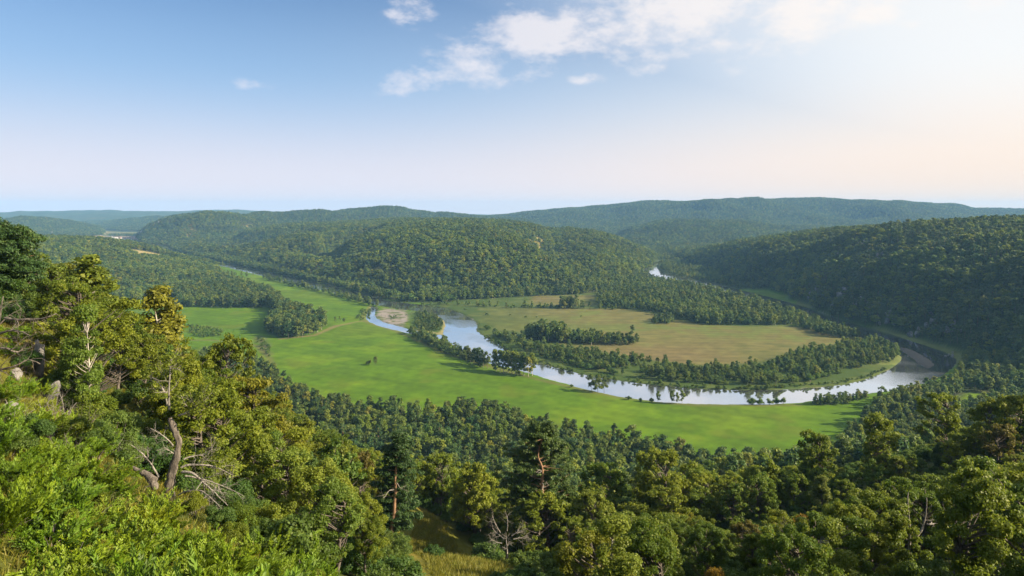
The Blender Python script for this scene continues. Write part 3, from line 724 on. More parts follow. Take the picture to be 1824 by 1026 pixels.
# ------------------------------------------------------------------ where trees stand
def jgrid(poly, s, jit=.42, seed=0):
    r = np.random.default_rng(seed + 5); lo = poly.min(0); hi = poly.max(0)
    gx, gy = np.meshgrid(np.arange(lo[0], hi[0] + s, s), np.arange(lo[1], hi[1] + s, s)); gx = gx + (np.arange(gx.shape[0])[:, None] % 2) * s * .5
    x = (gx + r.uniform(-jit, jit, gx.shape) * s).ravel(); y = (gy + r.uniform(-jit, jit, gy.shape) * s).ravel()
    m = sdf(poly, x, y, 5) > 0
    return x[m], y[m]
def along(pts, s, off=0.0, seed=0):
    r = np.random.default_rng(seed); p = np.asarray(pts); out = []
    for a, b in zip(p[:-1], p[1:]):
        n = max(1, int(np.hypot(*(b - a)) / s)); t = (np.arange(n) + r.uniform(0, 1, n)) / n
        out.append(a + (b - a) * t[:, None] + r.normal(0, s * .3 + off, (n, 2)))
    q = np.concatenate(out); return q[:, 0], q[:, 1]
CAND = []                                            # x, y, z, h, kind, region, leaf material
def scatter(x, y, hr, kinds, region, seed, drop=None, hfun=None):
    r = np.random.default_rng(seed)
    z = terrain(x, y); rv = sdf(RIVER, x, y, 20)
    ks = list(kinds); pr = np.array([kinds[k] for k in ks]); kk = r.choice(len(ks), len(x), p=pr / pr.sum())
    h = r.uniform(hr[0], hr[1], len(x))
    for i in range(len(x)):
        if rv[i] > -1.5: continue
        k = ks[kk[i]]; hh = h[i] if hfun is None else hfun(x[i], y[i], z[i], h[i], r)
        if hh is None: continue
        if k == 'shrub': hh *= .6
        CAND.append([x[i], y[i], z[i], hh, k, region, None])
# --- valley
VM = dict(aspen=.55, birch=.3, pine=.15)
x, y = jgrid(STRIP, 6.0, seed=1); scatter(x, y, (11, 17.5), VM, 'strip', 1)
x, y = jgrid(RWOODS, 6.2, seed=2); m = sdf(RCLEAR, x, y, 9) < -1; scatter(x[m], y[m], (9, 14), dict(aspen=.7, birch=.15, shrub=.15), 'rwoods', 2)
INB = chaikin(PP([(850, 573), (868, 594), (955, 636), (1060, 663), (1180, 679), (1310, 688), (1420, 685), (1470, 676), (1520, 660), (1590, 645), (1604, 636), (1592, 618), (1562, 610), (1530, 612), (1430, 624), (1400, 640), (1370, 654), (1250, 660), (1130, 644), (1000, 622), (930, 607), (880, 594), (856, 576)]), 1)
x, y = jgrid(INB, 5.0, seed=3); _m = fbm(x / 26, y / 26, 58, 2) > -.26; x, y = x[_m], y[_m]; scatter(x, y, (4.5, 12), dict(aspen=.5, shrub=.5), 'inner', 3)
x, y = along(PP([(862, 600), (893, 617), (945, 641), (991, 654), (1041, 667), (1091, 675), (1150, 682.5), (1216, 688), (1316, 692.5), (1400, 690.5)]), 3.2, 1.2); scatter(x, y, (3.5, 6.5), dict(shrub=1), 'inner', 33)
x, y = along(PP([(1300, 692), (1400, 690), (1500, 681), (1545, 670), (1580, 656)]), 4); scatter(x, y, (3, 5), dict(shrub=1), 'inner', 4)
NB1 = chaikin(PP([(1062, 548), (1150, 551), (1235, 578), (1330, 580), (1420, 580), (1450, 572), (1330, 535), (1230, 511), (1160, 503), (1100, 515), (1062, 528)]), 1)
x, y = jgrid(NB1, 6.5, seed=5); m = sdf(HAY4, x, y, 9) < 0; scatter(x[m], y[m], (9, 15), dict(aspen=.7, birch=.15, shrub=.15), 'belt', 5)
x, y = jgrid(PP([(1420, 582), (1450, 572), (1505, 590), (1540, 600), (1520, 604), (1470, 600)]), 5.5, seed=6); scatter(x, y, (7, 12), dict(aspen=.8, shrub=.2), 'belt', 6)
FB = chaikin(PP([(690, 529), (760, 536), (860, 534), (940, 528), (1062, 524), (1150, 502), (1130, 498), (1000, 512), (860, 520), (740, 516), (660, 508), (600, 502), (640, 512), (670, 516), (756, 524), (755, 533), (720, 534)]), 1)
x, y = jgrid(FB, 6.8, seed=7); scatter(x, y, (10, 16), dict(aspen=.6, birch=.2, shrub=.2), 'foot', 7)
GV = PP([(934, 600), (985, 595), (1022, 602), (1090, 607), (1140, 611), (1136, 616), (1050, 615), (980, 611), (934, 607)])
x, y = jgrid(GV, 5.0, seed=8); scatter(x, y, (11, 19), dict(aspen=.85, birch=.15), 'haygrove', 8, hfun=lambda X, Y, Z, h, r: h if X < 60 else h * .68)
CAND.append([*P(1126, 611), 0, 19, 'pine', 'haygrove', None])
x, y = jgrid(PP([(1160, 571), (1190, 567), (1208, 573), (1190, 577), (1165, 576)]), 5, seed=9); scatter(x, y, (8, 11), dict(aspen=.7, shrub=.3), 'haybush', 9)
x, y = along(PP([(735, 541), (800, 543), (900, 548), (1000, 549)]), 6, 2); scatter(x, y, (6, 10), dict(shrub=.6, aspen=.4), 'hedge', 10)
x, y = along(PP([(930, 548), (1060, 550), (1140, 552)]), 5, 3); scatter(x, y, (7, 12), dict(shrub=.4, aspen=.6), 'hedge', 11)
x, y = jgrid(PP([(998, 546), (1030, 545), (1030, 551), (1000, 551)]), 6, seed=12); scatter(x, y, (12, 17), dict(aspen=1), 'hedge', 12)
x, y = along(PP([(800, 549), (860, 556), (930, 563), (1000, 566), (1050, 560)]), 26, 6); scatter(x, y, (3, 6), dict(shrub=1), 'hayshrub', 13)
OS = PP([(722, 588), (735, 590), (765, 602), (790, 612), (815, 624), (872, 650), (858, 656), (800, 634), (757, 614), (733, 600)])
x, y = jgrid(OS, 4.6, seed=14); scatter(x, y, (6.5, 11.5), dict(aspen=.6, shrub=.4), 'outer', 14)
for i, px in enumerate((838, 846, 853, 861, 868)): CAND.append([*P(px, 649 + i * 2), 0, 15 + (i * 7) % 4, 'aspen', 'outer', None])
for i, px in enumerate((884, 891, 897, 905, 912, 918, 926, 933, 941, 948)): CAND.append([*P(px, 661 + i * .9 + (i % 3)), 0, 19 + (i * 5) % 5, 'birch', 'poplar', None])
for i, (px, py) in enumerate(((1054, 697), (1065, 699), (1076, 697))): CAND.append([*P(px, py), 0, 13.5 - abs(i - 1), 'aspen', 'shoretree', None])
for i, (px, py) in enumerate(((1172, 717), (1197, 719), (1206, 720), (1215, 719))): CAND.append([*P(px, py), 0, 8.5 + i % 2, 'birch', 'sapling', None])
for i, (px, py) in enumerate(((1018, 690), (1120, 712), (1140, 715), (1160, 717))): CAND.append([*P(px, py), 0, 3.0 + i % 2, 'shrub', 'shoreshrub', None])
x, y = along(PP([(1332, 719), (1400, 720)]), 3.2, .8); scatter(x, y, (6, 9.5), dict(shrub=1), 'shorebush', 15)
x, y = jgrid(PP([(1442, 719), (1500, 714), (1545, 708), (1548, 714), (1500, 723), (1445, 724)]), 3.2, seed=16); scatter(x, y, (6, 8.5), dict(aspen=.7, shrub=.3), 'shorehedge', 16)
x, y = jgrid(PP([(738, 557), (765, 561), (784, 570), (791, 584), (780, 592), (750, 588), (735, 578), (745, 566)]), 4.6, seed=17); scatter(x, y, (4, 8), dict(aspen=.5, shrub=.5), 'island', 17)
x, y = jgrid(PP([(690, 562), (706, 560), (708, 568), (694, 571)]), 5, seed=18); scatter(x, y, (2.5, 4), dict(shrub=1), 'gravelshrub', 18)
x, y = jgrid(PP([(640, 552), (662, 550), (660, 566), (645, 572), (632, 568)]), 6, seed=19); scatter(x, y, (3, 5.5), dict(shrub=1), 'bankscrub', 19)
MG = chaikin(PP([(468, 587), (480, 598), (510, 605), (545, 601), (575, 590), (583, 580), (565, 570), (538, 562), (522, 552), (500, 543), (470, 541), (484, 552), (500, 566), (478, 573)]), 1)
x, y = jgrid(MG, 5.6, seed=20); scatter(x, y, (13, 19), dict(aspen=.75, birch=.2, pine=.05), 'grove', 20)
CAND.append([*P(668, 651), 0, 9.5, 'aspen', 'lone', None]); CAND.append([*P(657, 650), 0, 5.0, 'shrub', 'lone', None])
for px, py in ((597, 574), (605, 573), (612, 575)): CAND.append([*P(px, py), 0, 7.0, 'aspen', 'trackside', None])
x, y = jgrid(PP([(333, 580), (365, 583), (398, 588), (396, 600), (365, 603), (340, 598)]), 5.5, seed=21); scatter(x, y, (4, 7.5), dict(shrub=1), 'hollow', 21)
x, y = jgrid(PP([(455, 606), (470, 603), (482, 620), (484, 640), (470, 634)]), 6, seed=22); scatter(x, y, (4, 7), dict(shrub=1), 'hollow', 22)
x, y = jgrid(PP([(400, 585), (460, 590), (460, 600), (410, 602)]), 15, seed=23); scatter(x, y, (1.6, 2.6), dict(shrub=1), 'tussock', 23)
x, y = along(PP([(470, 496), (520, 508), (600, 526), (665, 546)]), 4.5, 2); scatter(x, y, (7, 13), dict(aspen=.6, shrub=.4), 'leftrow', 24)
x, y = along(PP([(330, 455), (400, 468), (520, 492), (610, 511), (690, 528)]), 7, 3); scatter(x, y, (7, 12), dict(aspen=.7, shrub=.3), 'leftfar', 25)
x, y = along(PP([(376, 485), (420, 493), (450, 492)]), 9, 4); scatter(x, y, (7, 12), dict(aspen=1), 'leftrow', 26)
LW = PP([(380, 492), (440, 510), (482, 524), (505, 541), (490, 549), (400, 549), (310, 547), (310, 520)])
x, y = jgrid(LW, 7, seed=27); scatter(x, y, (12, 18), dict(aspen=.7, birch=.2, pine=.1), 'leftwood', 27)
# --- the near slope
SIL = np.array([(-60, 420), (0, 432), (110, 455), (140, 470), (200, 540), (330, 620), (480, 700), (560, 752), (650, 800), (740, 815), (900, 838), (1000, 838), (1100, 825), (1180, 812), (1280, 842), (1380, 832), (1450, 825), (1500, 850), (1550, 815), (1620, 805), (1690, 775), (1760, 755), (1900, 725)], float)
SIL2 = np.array([(-60, 420), (110, 455), (200, 560), (330, 640), (480, 740), (560, 800), (640, 880), (690, 1000), (720, 1060), (890, 1060), (940, 1040), (1010, 1020), (1050, 925), (1090, 900), (1180, 915), (1300, 930), (1440, 915), (1540, 870), (1620, 845), (1720, 825), (1900, 790)], float)
def slope_h(X, Y, Z, h, r):
    px = CX + X / Y * F
    if sdf(CLEAR, np.array([X]), np.array([Y]), 9)[0] > -1.2: return None
    if 705 < px < 905 and Y < 108: return None
    if px < 560 and Y < 44: return None
    if 1560 < px < 1690 and Y < 50: return None
    if 1350 < px < 1400 and Y < 46: return None
    if 1230 < px < 1330 and Y < 50: return None
    if px < 120 and Y < 75: return None
    line = np.interp(px, SIL[:, 0], SIL[:, 1]) if Y > 94 else np.interp(px, SIL2[:, 0], SIL2[:, 1])
    lim = H - (line - HY) / F * Y - Z
    h = min(h, lim * r.uniform(.86, 1.0))
    return h if h > 2.8 else None
sect = np.array([(-26, 26), (-118, 130), (-150, 232), (170, 232), (112, 130), (24, 26)], float)
x, y = jgrid(sect, 4.7, seed=30); m = y < 135; scatter(x[m], y[m], (6.0, 10.5), dict(oak=.9, birch=.06, aspen=.04), 'slope', 30, hfun=slope_h)
x, y = jgrid(sect, 6.2, seed=31); m = y >= 135; scatter(x[m], y[m], (8, 12), dict(oak=.6, birch=.15, aspen=.25), 'lowslope', 31, hfun=slope_h)

HERO = [  # px, top py, depth, kind, form, width factor, leaf, label  (height follows from the slope under it)
    (152, 446, 78, 'birch', 0, 1.5, None, 'tall yellow-green birch rising above the rocky left slope'),
    (96, 470, 72, 'oak', 1, .9, None, 'leafy oak behind the grey rock pillar'),
    (284, 508, 88, 'birch', 1, 1.35, None, 'bright birch with pointed crown standing against the green meadow'),
    (232, 560, 84, 'oak', 2, .9, None, 'dense green oak between the two tall birches'),
    (405, 598, 82, 'oak', 3, .75, None, 'slim round-topped oak standing against the meadow below the birches'),
    (345, 655, 66, 'oak', 0, 1.0, None, 'full green oak just behind the bare-branched old tree'),
    (440, 668, 74, 'oak', 4, .9, None, 'oak at the edge of the left slope, right of the slim round-topped oak'),
    (600, 775, 76, 'oak', 1, 1.0, 'birch', 'pale yellow-crowned oak at the foot of the left slope'),
    (652, 806, 100, 'oak', 2, .75, 'rusty', 'brown withering oak behind and left of the slender pine'),
    (1180, 806, 104, 'oak', 0, .9, None, 'broad twin-topped oak right of the crooked pine'),
    (1085, 818, 110, 'oak', 3, .9, None, 'round oak directly right of the crooked pine'),
    (1350, 806, 106, 'oak', 1, .95, None, 'spreading oak in front of the meadow corner'),
    (1452, 766, 112, 'oak', 4, .72, None, 'tall narrow oak overlapping the green meadow corner'),
    (1552, 738, 106, 'oak', 2, .85, None, 'tall oak with a forked dark trunk right of the meadow corner'),
    (1685, 703, 112, 'oak', 0, 1.0, None, 'big oak standing in front of the riverside woods'),
    (1765, 712, 100, 'oak', 3, .9, None, 'dark-limbed thin oak beside the small clearing'),
    (1815, 676, 98, 'oak', 1, .9, None, 'high oak with open upper branches on the right slope'),
    (1090, 905, 58, 'oak', 4, .9, 'birch', 'pale-leaved young oak in front of the crooked pine'),
    (1630, 860, 62, 'oak', 2, 1.0, None, 'large oak behind the white dead tree'),
    (1720, 840, 60, 'oak', 3, 1.0, None, 'pale-topped oak right of the white dead tree'),
    (1440, 940, 48, 'oak', 0, .8, None, 'young bright oak beside a thin bare stem'),
    (1545, 905, 60, 'oak', 1, .9, None, 'oak with thick dark trunk left of the white dead tree'),
    (1280, 1000, 46, 'shrub', 0, .7, 'autumn', 'orange autumn bush low on the near slope'),
    (1445, 900, 70, 'shrub', 1, 1.0, 'autumn', 'rusty orange bush among the oaks'),
    (1640, 985, 40, 'shrub', 2, .9, 'birch', 'pale yellow bush at the foot of the white dead tree'),
    (560, 850, 52, 'oak', 2, 1.0, None, 'rounded oak at the lower end of the juniper slope'),
    (620, 915, 50, 'oak', 4, .8, None, 'leafy oak left of the slender pine'),
    (500, 820, 47, 'oak', 0, .9, None, 'low oak right of the bare-branched old tree'),
    (845, 820, 112, 'oak', 2, .9, None, 'shaded oak above the grassy clearing'),
    (785, 812, 120, 'oak', 0, .9, None, 'sunlit oak at the top edge of the grassy clearing'),
    (770, 975, 80, 'shrub', 1, 1.1, None, 'round green bush on the grassy clearing beside the slender pine'),
    (868, 960, 92, 'shrub', 0, 1.3, None, 'dark bush at the right edge of the grassy clearing'),
]
for i, (px, py, Y, k, v, wd, lm, lab) in enumerate(HERO):
    X = (px - CX) / F * Y; Z = zat(X, Y); h = H - (py - HY) / F * Y - Z
    h = float(np.clip(h, 2.0 if k == 'shrub' else 4.0, 19))
    CAND.append([X, Y, Z, h, k, 'hero', (v, wd, lm, lab)])
    print('hero', px, py, k, 'h=%.1f' % h)

# how much of each tree the photograph shows: coarse coverage from near to far
CAND.sort(key=lambda c: c[1])
cov = np.zeros((int(HGT // 3) + 1, int(W // 3) + 1), bool)
HALF = dict(oak=.34, birch=.2, aspen=.24, pine=.17, shrub=.6)
SCORE = []
for c in CAND:
    x_, y_, z_, h_, k_ = c[:5]
    wpx = HALF[k_] * h_ * F / y_; px = CX + x_ / y_ * F; t = HY - (z_ + h_ - H) / y_ * F; bt = HY - (z_ + .12 * h_ - H) / y_ * F
    i0, i1 = int(max(t, 0) // 3), int(min(bt, HGT - 1) // 3) + 1; j0, j1 = int(max(px - wpx, 0) // 3), int(min(px + wpx, W - 1) // 3) + 1
    if i1 <= i0 or j1 <= j0 or px + wpx < 0 or px - wpx > W: SCORE.append(0); continue
    s = cov[i0:i1, j0:j1]; SCORE.append(int((~s).sum()))
    q = (j1 - j0) // 5; p = (i1 - i0) // 8; cov[i0 + p:i1, j0 + q:j1 - q] = True
vis = visible(np.array([c[0] for c in CAND]), np.array([c[1] for c in CAND]), np.array([c[2] + c[3] for c in CAND]))
LAB = {
 'slope': ('{} crowding the near forested slope', 'trees crowding the near slope'),
 'lowslope': ('{} on the lower shaded part of the near slope', 'trees on the lower near slope'),
 'strip': ('{} in the forest belt along the near edge of the green meadow', 'forest belt below the meadow'),
 'rwoods': ('{} in the woods between the river bend and the right slope', 'woods by the river bend'),
 'inner': ('{} in the belt along the inner bank of the river bend', 'belt on the inner river bank'),
 'belt': ('{} in the wood between the hay field and the dark far river arm', 'wood beyond the hay field'),
 'foot': ('{} along the foot of the central hill', 'trees at the central hill foot'),
 'haygrove': ('{} in the long grove standing in the hay field', 'grove in the hay field'),
 'haybush': ('{} in the small isolated thicket on the far hay field', 'thicket on the hay field'),
 'hedge': ('{} in the hedge on the far side of the hay field', 'hedge beyond the hay field'),
 'hayshrub': ('{} dotted over the rough grass by the hay field', 'shrubs dotted on rough grass'),
 'outer': ('{} on the meadow-side river bank below the gravel island', 'meadow-side river bank scrub'),
 'poplar': ('tall {} in the row between meadow and river', 'row of tall riverside trees'),
 'shoretree': ('pale leafy {} standing alone at the meadow shore', 'pale trees at the meadow shore'),
 'sapling': ('thin {} at the water edge of the meadow', 'thin saplings at the water'),
 'shoreshrub': ('{} on the meadow shore beside thin saplings', 'small shore bushes'),
 'shorebush': ('{} in the short bushy row on the near river shore', 'short bushy row on the shore'),
 'shorehedge': ('{} in the dense dark hedge on the near river shore', 'dark hedge on the near shore'),
 'island': ('{} growing on the small river island', 'island trees'),
 'gravelshrub': ('{} on the pale gravel bar', 'gravel bar bushes'),
 'bankscrub': ('{} on the grassy bank beside the gravel bar', 'bank bushes by the gravel bar'),
 'grove': ('{} in the compact grove amid the green meadow', 'grove in the green meadow'),
 'lone': ('solitary {} out on the open green meadow', None),
 'trackside': ('small {} beside the track right of the meadow grove', 'trees beside the meadow track'),
 'hollow': ('low {} in the damp hollow of the left meadow', 'bushes in the damp hollow'),
 'tussock': ('tiny dark {} dotted on the left meadow', 'tussocks on the left meadow'),
 'leftrow': ('{} in the row between far meadow and dark river', 'row along the far meadow'),
 'leftfar': ('{} on the far bank of the dark left river arm', 'far bank of the left river arm'),
 'leftwood': ('{} in the wood at the foot of the left hill', 'wood at the left hill foot'),
 'rightfoot': ('{} along the river foot of the steep right hill', 'trees at the right hill foot'),
}
WORD = dict(oak='leafy oak', birch='pale-trunked birch', aspen='green tree', pine='dark narrow pine', shrub='low green bush')
WORD2 = dict(WORD, aspen='broadleaf tree', shrub='bush')
BIG = ('strip', 'rwoods', 'inner', 'belt', 'foot', 'slope', 'lowslope', 'leftwood')
def lod_of(Y): return 0 if Y < 66 else 1 if Y < 185 else 2 if Y < 720 else 3
WET = ('inner', 'outer', 'island', 'bankscrub', 'shorebush', 'shorehedge', 'shoreshrub', 'gravelshrub', 'leftrow', 'leftfar', 'rightfoot')
GRV = ('grove', 'haygrove', 'haybush', 'poplar', 'shoretree', 'trackside', 'lone', 'belt', 'hedge')
def kind_name(k, reg):
    if reg in WET: return {'aspen': 'willow_tree', 'shrub': 'willow_bush'}.get(k, NAME[k])
    if reg in GRV: return {'aspen': 'poplar_tree', 'birch': 'poplar_tree' if reg == 'poplar' else 'birch_tree', 'shrub': 'thicket_bush'}.get(k, NAME[k])
    return {'aspen': 'aspen_tree'}.get(k, NAME[k])
MARKS = [(px, Y, lab) for px, Y, lab in ((152, 78, 'the tall yellow-green birch'), (284, 88, 'the pointed bright birch'), (405, 82, 'the slim round-topped oak'), (300, 35, 'the bare-branched old tree'), (600, 76, 'the yellow-crowned oak'), (700, 92, 'the slender pine'), (845, 112, 'the grassy clearing'),
         (968, 100, 'the crooked pine'), (1180, 104, 'the twin-topped oak'), (1452, 112, 'the narrow oak at the meadow corner'), (1552, 106, 'the oak with forked dark trunk'), (1685, 112, 'the big oak before the riverside woods'), (1765, 100, 'the dark-limbed thin oak'), (1815, 98, 'the high open-branched oak'),
         (1090, 58, 'the pale-leaved young oak'), (1620, 46, 'the white dead tree'), (1440, 48, 'the young bright oak'), (1280, 46, 'the orange autumn bush'), (560, 52, 'the rounded oak below the junipers'))]
ALONG = {'strip': [(-1e9, 'below the meadow grove'), (-70, 'below the lone meadow bush'), (-10, 'behind the crooked pine'), (60, 'facing the thin saplings'), (120, 'near the meadow corner')],
         'inner': [(-1e9, 'facing the river island'), (0, 'facing the tall riverside row'), (70, 'facing the pale shore tree'), (150, 'facing the shore saplings'), (240, 'at the tip of the river bend')],
         'rwoods': [(-1e9, 'beside the meadow'), (290, 'beside the small clearing'), (360, 'by the steep hill foot')], 'belt': [(-1e9, 'by the hay field thicket'), (230, 'by the small pale glade'), (330, 'beside the dark river arm')],
         'foot': [(-1e9, 'by the small pale riverside field'), (-60, 'behind the hedge'), (120, 'towards the far river bend')], 'lowslope': [(-1e9, 'below the left slope'), (-20, 'below the crooked pine'), (60, 'below the right slope oaks')]}
def describe(x_, y_, z_, h_, k_, reg, wd):
    mean = dict(slope=8, lowslope=10, strip=14, rwoods=11, inner=7, belt=12, foot=13).get(reg)
    lab, grp = LAB[reg]; plain = reg in ('lone', 'shoretree', 'trackside', 'sapling', 'poplar', 'hollow', 'tussock', 'shorehedge')
    word = (WORD2 if plain else WORD)[k_]
    if mean is None:
        m2 = dict(grove=16, haygrove=12, hollow=3.3, leftrow=8, leftfar=8, leftwood=15, hedge=7, island=5, outer=8, poplar=21).get(reg)
        sz = '' if m2 is None else 'tall ' if h_ > m2 * 1.12 else 'small ' if h_ < m2 * .88 else ''
        if reg == 'grove': sz = ('outer ' if sdf(MG, np.array([x_]), np.array([y_]), 9)[0] < 7 else 'inner ') + sz
        return lab.format((sz + word).replace('low ', '') if sz else word).replace('tall tall', 'tall').replace('tall small', 'small'), grp
    mh = mean * (.6 if k_ == 'shrub' else 1)
    size = 'tall ' if h_ > mh * 1.14 else 'small ' if h_ < mh * .86 else ''
    shape = 'broad ' if wd > 1.06 else 'slim ' if wd < .95 else ''
    if k_ == 'pine': shape = ''
    if k_ == 'shrub': shape = ''
    w = (size + shape + {'oak': 'oak', 'birch': 'birch', 'aspen': 'broadleaf tree', 'pine': 'dark pine', 'shrub': 'green bush'}[k_])
    if reg == 'slope':
        px = CX + x_ / y_ * F; bx, by, nm = min(MARKS, key=lambda m: np.hypot((m[0] - CX) / F * m[1] - x_, m[1] - y_))
        rel = 'uphill of' if y_ < by - 5 else 'downhill of' if y_ > by + 5 else 'beside'
        return 'leafy %s on the slope %s %s' % (w.replace('broadleaf tree', 'aspen'), rel, nm), grp
    ph = [t for lim, t in ALONG[reg] if x_ >= lim][-1]
    if reg == 'strip':
        e = sdf(STRIP, np.array([x_]), np.array([y_]), 9)[0]; pos = 'at the meadow edge of' if e < 14 else 'deep inside' if e < 60 else 'at the slope foot in'
        return '%s %s the forest belt %s' % (w.replace('broadleaf tree', 'aspen'), pos, ph), grp
    return {'lowslope': '%s low on the near slope ', 'rwoods': '%s in the river bend woods ', 'inner': '%s in the inner river bank belt ', 'belt': '%s in the wood beyond the hay field ', 'foot': '%s at the central hill foot '}[reg] % w.replace('broadleaf tree', 'tree') + ph, grp
order = sorted(range(len(CAND)), key=lambda i: -SCORE[i])
count = {}; single = set()
for i in order:
    k = kind_name(CAND[i][4], CAND[i][5])
    if SCORE[i] < 3 and CAND[i][5] != 'hero': continue
    if count.get(k, 0) < 280 or CAND[i][5] == 'hero':
        count[k] = count.get(k, 0) + 1; single.add(i)
rr = np.random.default_rng(77); STUFF = {}
for i, c in enumerate(CAND):
    x_, y_, z_, h_, k_, reg, ex = c
    lod = lod_of(y_)
    if reg == 'hero':
        plant(k_, x_, y_, z_, h_, lod, ex[0], rr.uniform(0, 6.28), ex[3], None, ex[1], ex[2])
    elif i in single:
        lm = None; wd = rr.uniform(.88, 1.15)
        lab, grp = describe(x_, y_, z_, h_, k_, reg, wd)
        if reg == 'slope':
            q = rr.random(); lm = 'rusty' if q < .012 and k_ == 'oak' else 'birch' if q < .2 else None
            if lm: lab = lab.replace('leafy ', 'brown-leaved ' if lm == 'rusty' else 'pale yellowish ')
        plant(k_, x_, y_, z_, h_, lod, int(rr.integers(0, 9)), rr.uniform(0, 6.28), lab, grp, wd, lm, name=kind_name(k_, reg))
    elif vis[i] or y_ < 300:
        STUFF.setdefault((reg if reg in BIG else 'other', max(lod, 1)), []).append(c)
SNAME = {'strip': 'meadow_edge_forest', 'rwoods': 'river_bend_woods', 'inner': 'river_bank_scrub', 'belt': 'hay_field_woods', 'foot': 'hill_foot_woods', 'slope': 'slope_undergrowth', 'lowslope': 'lower_slope_forest'}
def stand(name, arr, lod, seed=0):
    coll, od = wood_forms(lod); r = np.random.default_rng(seed)
    byk = {}
    for i, (k, v) in enumerate(od): byk.setdefault(k, []).append(i)
    idx = np.array([byk[c[4]][int(r.integers(0, len(byk[c[4]])))] for c in arr])
    P3 = np.array([(c[0], c[1], c[2] - .02 * c[3]) for c in arr]); h = np.array([c[3] for c in arr])
    o = instancer(name, P3, idx, h, h * r.uniform(.85, 1.2, len(h)), r.uniform(0, 6.28, len(h)), coll, kind='stuff')
    return o
for (reg, lod), arr in STUFF.items():
    o = stand(SNAME.get(reg, 'scattered_scrub'), arr, lod, 3)
    o['label'] = {'strip': 'mass of trees filling the forest belt below the meadow', 'other': 'small scattered bushes and trees along the river and fields'}.get(reg, 'mass of smaller ' + (LAB[reg][1] if reg in LAB else 'bushes')); o['category'] = 'woods'
print('singles', count, 'stuff', {k: len(v) for k, v in STUFF.items()})

# --- the woods on the hills, read as one mass each
OUTCROPS = [(1536, 437, 11), (1569, 458, 12), (1493, 457, 10), (1449, 523, 9), (1500, 530, 13), (1526, 540, 8), (1553, 550, 8), (1576, 573, 10), (1646, 588, 12), (1313, 453, 11), (1613, 576, 6), (1700, 590, 8), (1150, 427, 9), (1132, 408, 9), (1355, 455, 8), (1460, 440, 8)]
OUT = [(hit(px, py), s) for px, py, s in OUTCROPS]
def hillwood(name, x, y, sel, hr, kinds, seed, lod=3, wide=1.0, label=''):
    r = np.random.default_rng(seed)
    z, a = terrain(x, y, True); m = sel(x, y, z, a)
    for p, s in OUT: m &= np.hypot(x - p[0], (y - p[1])) > s * .85
    m &= (fbm(x / 38, y / 38, seed + 7, 3) > (-.22 if name == 'central_hill_forest' else -.42)) | (r.random(len(x)) < .3)   # thin spots
    x, y, z = x[m], y[m], z[m]
    h = r.uniform(hr[0], hr[1], len(x)); m = visible(x, y, z + h + 2); x, y, z, h = x[m], y[m], z[m], h[m]
    coll, od = wood_forms(lod); ks = list(kinds); pr = np.array([kinds[k] for k in ks]); pr /= pr.sum()
    byk = {}
    for i, (k, v) in enumerate(od): byk.setdefault(k, []).append(i)
    pn = fbm(x / 90, y / 90, seed, 2)                                    # stands of pine and of broadleaf
    kk = np.array([ks[q] for q in r.choice(len(ks), len(x), p=pr)])
    kk = np.where((pn > .28) & (r.random(len(x)) < .6), 'pine', kk)
    idx = np.array([byk[k][q % len(byk[k])] for k, q in zip(kk, r.integers(0, 12, len(x)))], int)
    o = instancer(name, np.stack([x, y, z - .3], 1), idx, h, h * r.uniform(.9, 1.25, len(h)) * wide, r.uniform(0, 6.28, len(h)), coll, kind='stuff', label=label, category='woods')
    print(name, len(x))
bb = lambda x0, x1, y0, y1: np.array([(x0, y0), (x1, y0), (x1, y1), (x0, y1)], float)
x, y = jgrid(bb(-1500, 480, 1120, 3450), 7.6, seed=41)
hillwood('central_hill_forest', x, y, lambda x, y, z, a: (a['zc'] > 1.0), (8, 18), dict(aspen=.42, birch=.18, oak=.25, pine=.15), 41, wide=1.25, label='mixed forest covering the rounded central hill')
x, y = jgrid(bb(400, 1150, 430, 2600), 6.6, seed=42)
hillwood('right_hill_forest', x, y, lambda x, y, z, a: (a['zr'] > 1.0) & (a['zr'] > a['zs']), (7, 16), dict(aspen=.4, oak=.15, pine=.45), 42, wide=1.2, label='dark forest covering the steep right hill')
x, y = jgrid(bb(-1500, -380, 980, 2080), 7.0, seed=43)
_pf = hit(272, 455)
hillwood('left_hill_forest', x, y, lambda x, y, z, a: (a['zl'] > .8) & (np.hypot((x - _pf[0]) / 38, (y - _pf[1]) / 90) > 1.05), (11, 18), dict(aspen=.45, birch=.35, oak=.1, pine=.1), 43, wide=1.15, label='forest covering the low hill on the left')
x, y = jgrid(bb(-2700, -300, 1400, 4000), 10, seed=44)
hillwood('far_valley_woods', x, y, lambda x, y, z, a: (np.maximum.reduce([a['zc'], a['zl'], a['zf'], a['zr']]) <= 1.5) & (a['rv'] < -3) & (fbm(x / 150, y / 220, 47, 3) > -.02 + .3 * (y < 1800) * (x > -900)) & (np.abs(CX + x / y * F - 240) > np.where(np.abs(HY + H * F / y - 426) < 5, 75, 0)) & ~((x > -900) & (y < 1750)), (9, 15), dict(aspen=.7, birch=.3), 44, label='scattered woods on the far valley floor')
x, y = jgrid(bb(190, 560, 1250, 2600), 7.5, seed=46)
_x, _y = jgrid(bb(-1250, -50, 1080, 2700), 7.0, seed=48)
hillwood('north_bank_woods', _x, _y, lambda x, y, z, a: (a['zc'] <= 1) & (a['rv'] < -4) & (sdf(NORTHB, x, y, 9) > 0) & (sdf(HAY3, x, y, 9) < -1), (7, 15), dict(aspen=.7, birch=.2, shrub=.1), 48, label='woods between the left river arm and the central hill')
hillwood('far_river_woods', x, y, lambda x, y, z, a: (a['zc'] <= 1) & (a['zr'] <= 1) & (a['rv'] < -7), (6, 12), dict(aspen=.8, birch=.2), 46, label='woods on the valley floor by the far river bend')
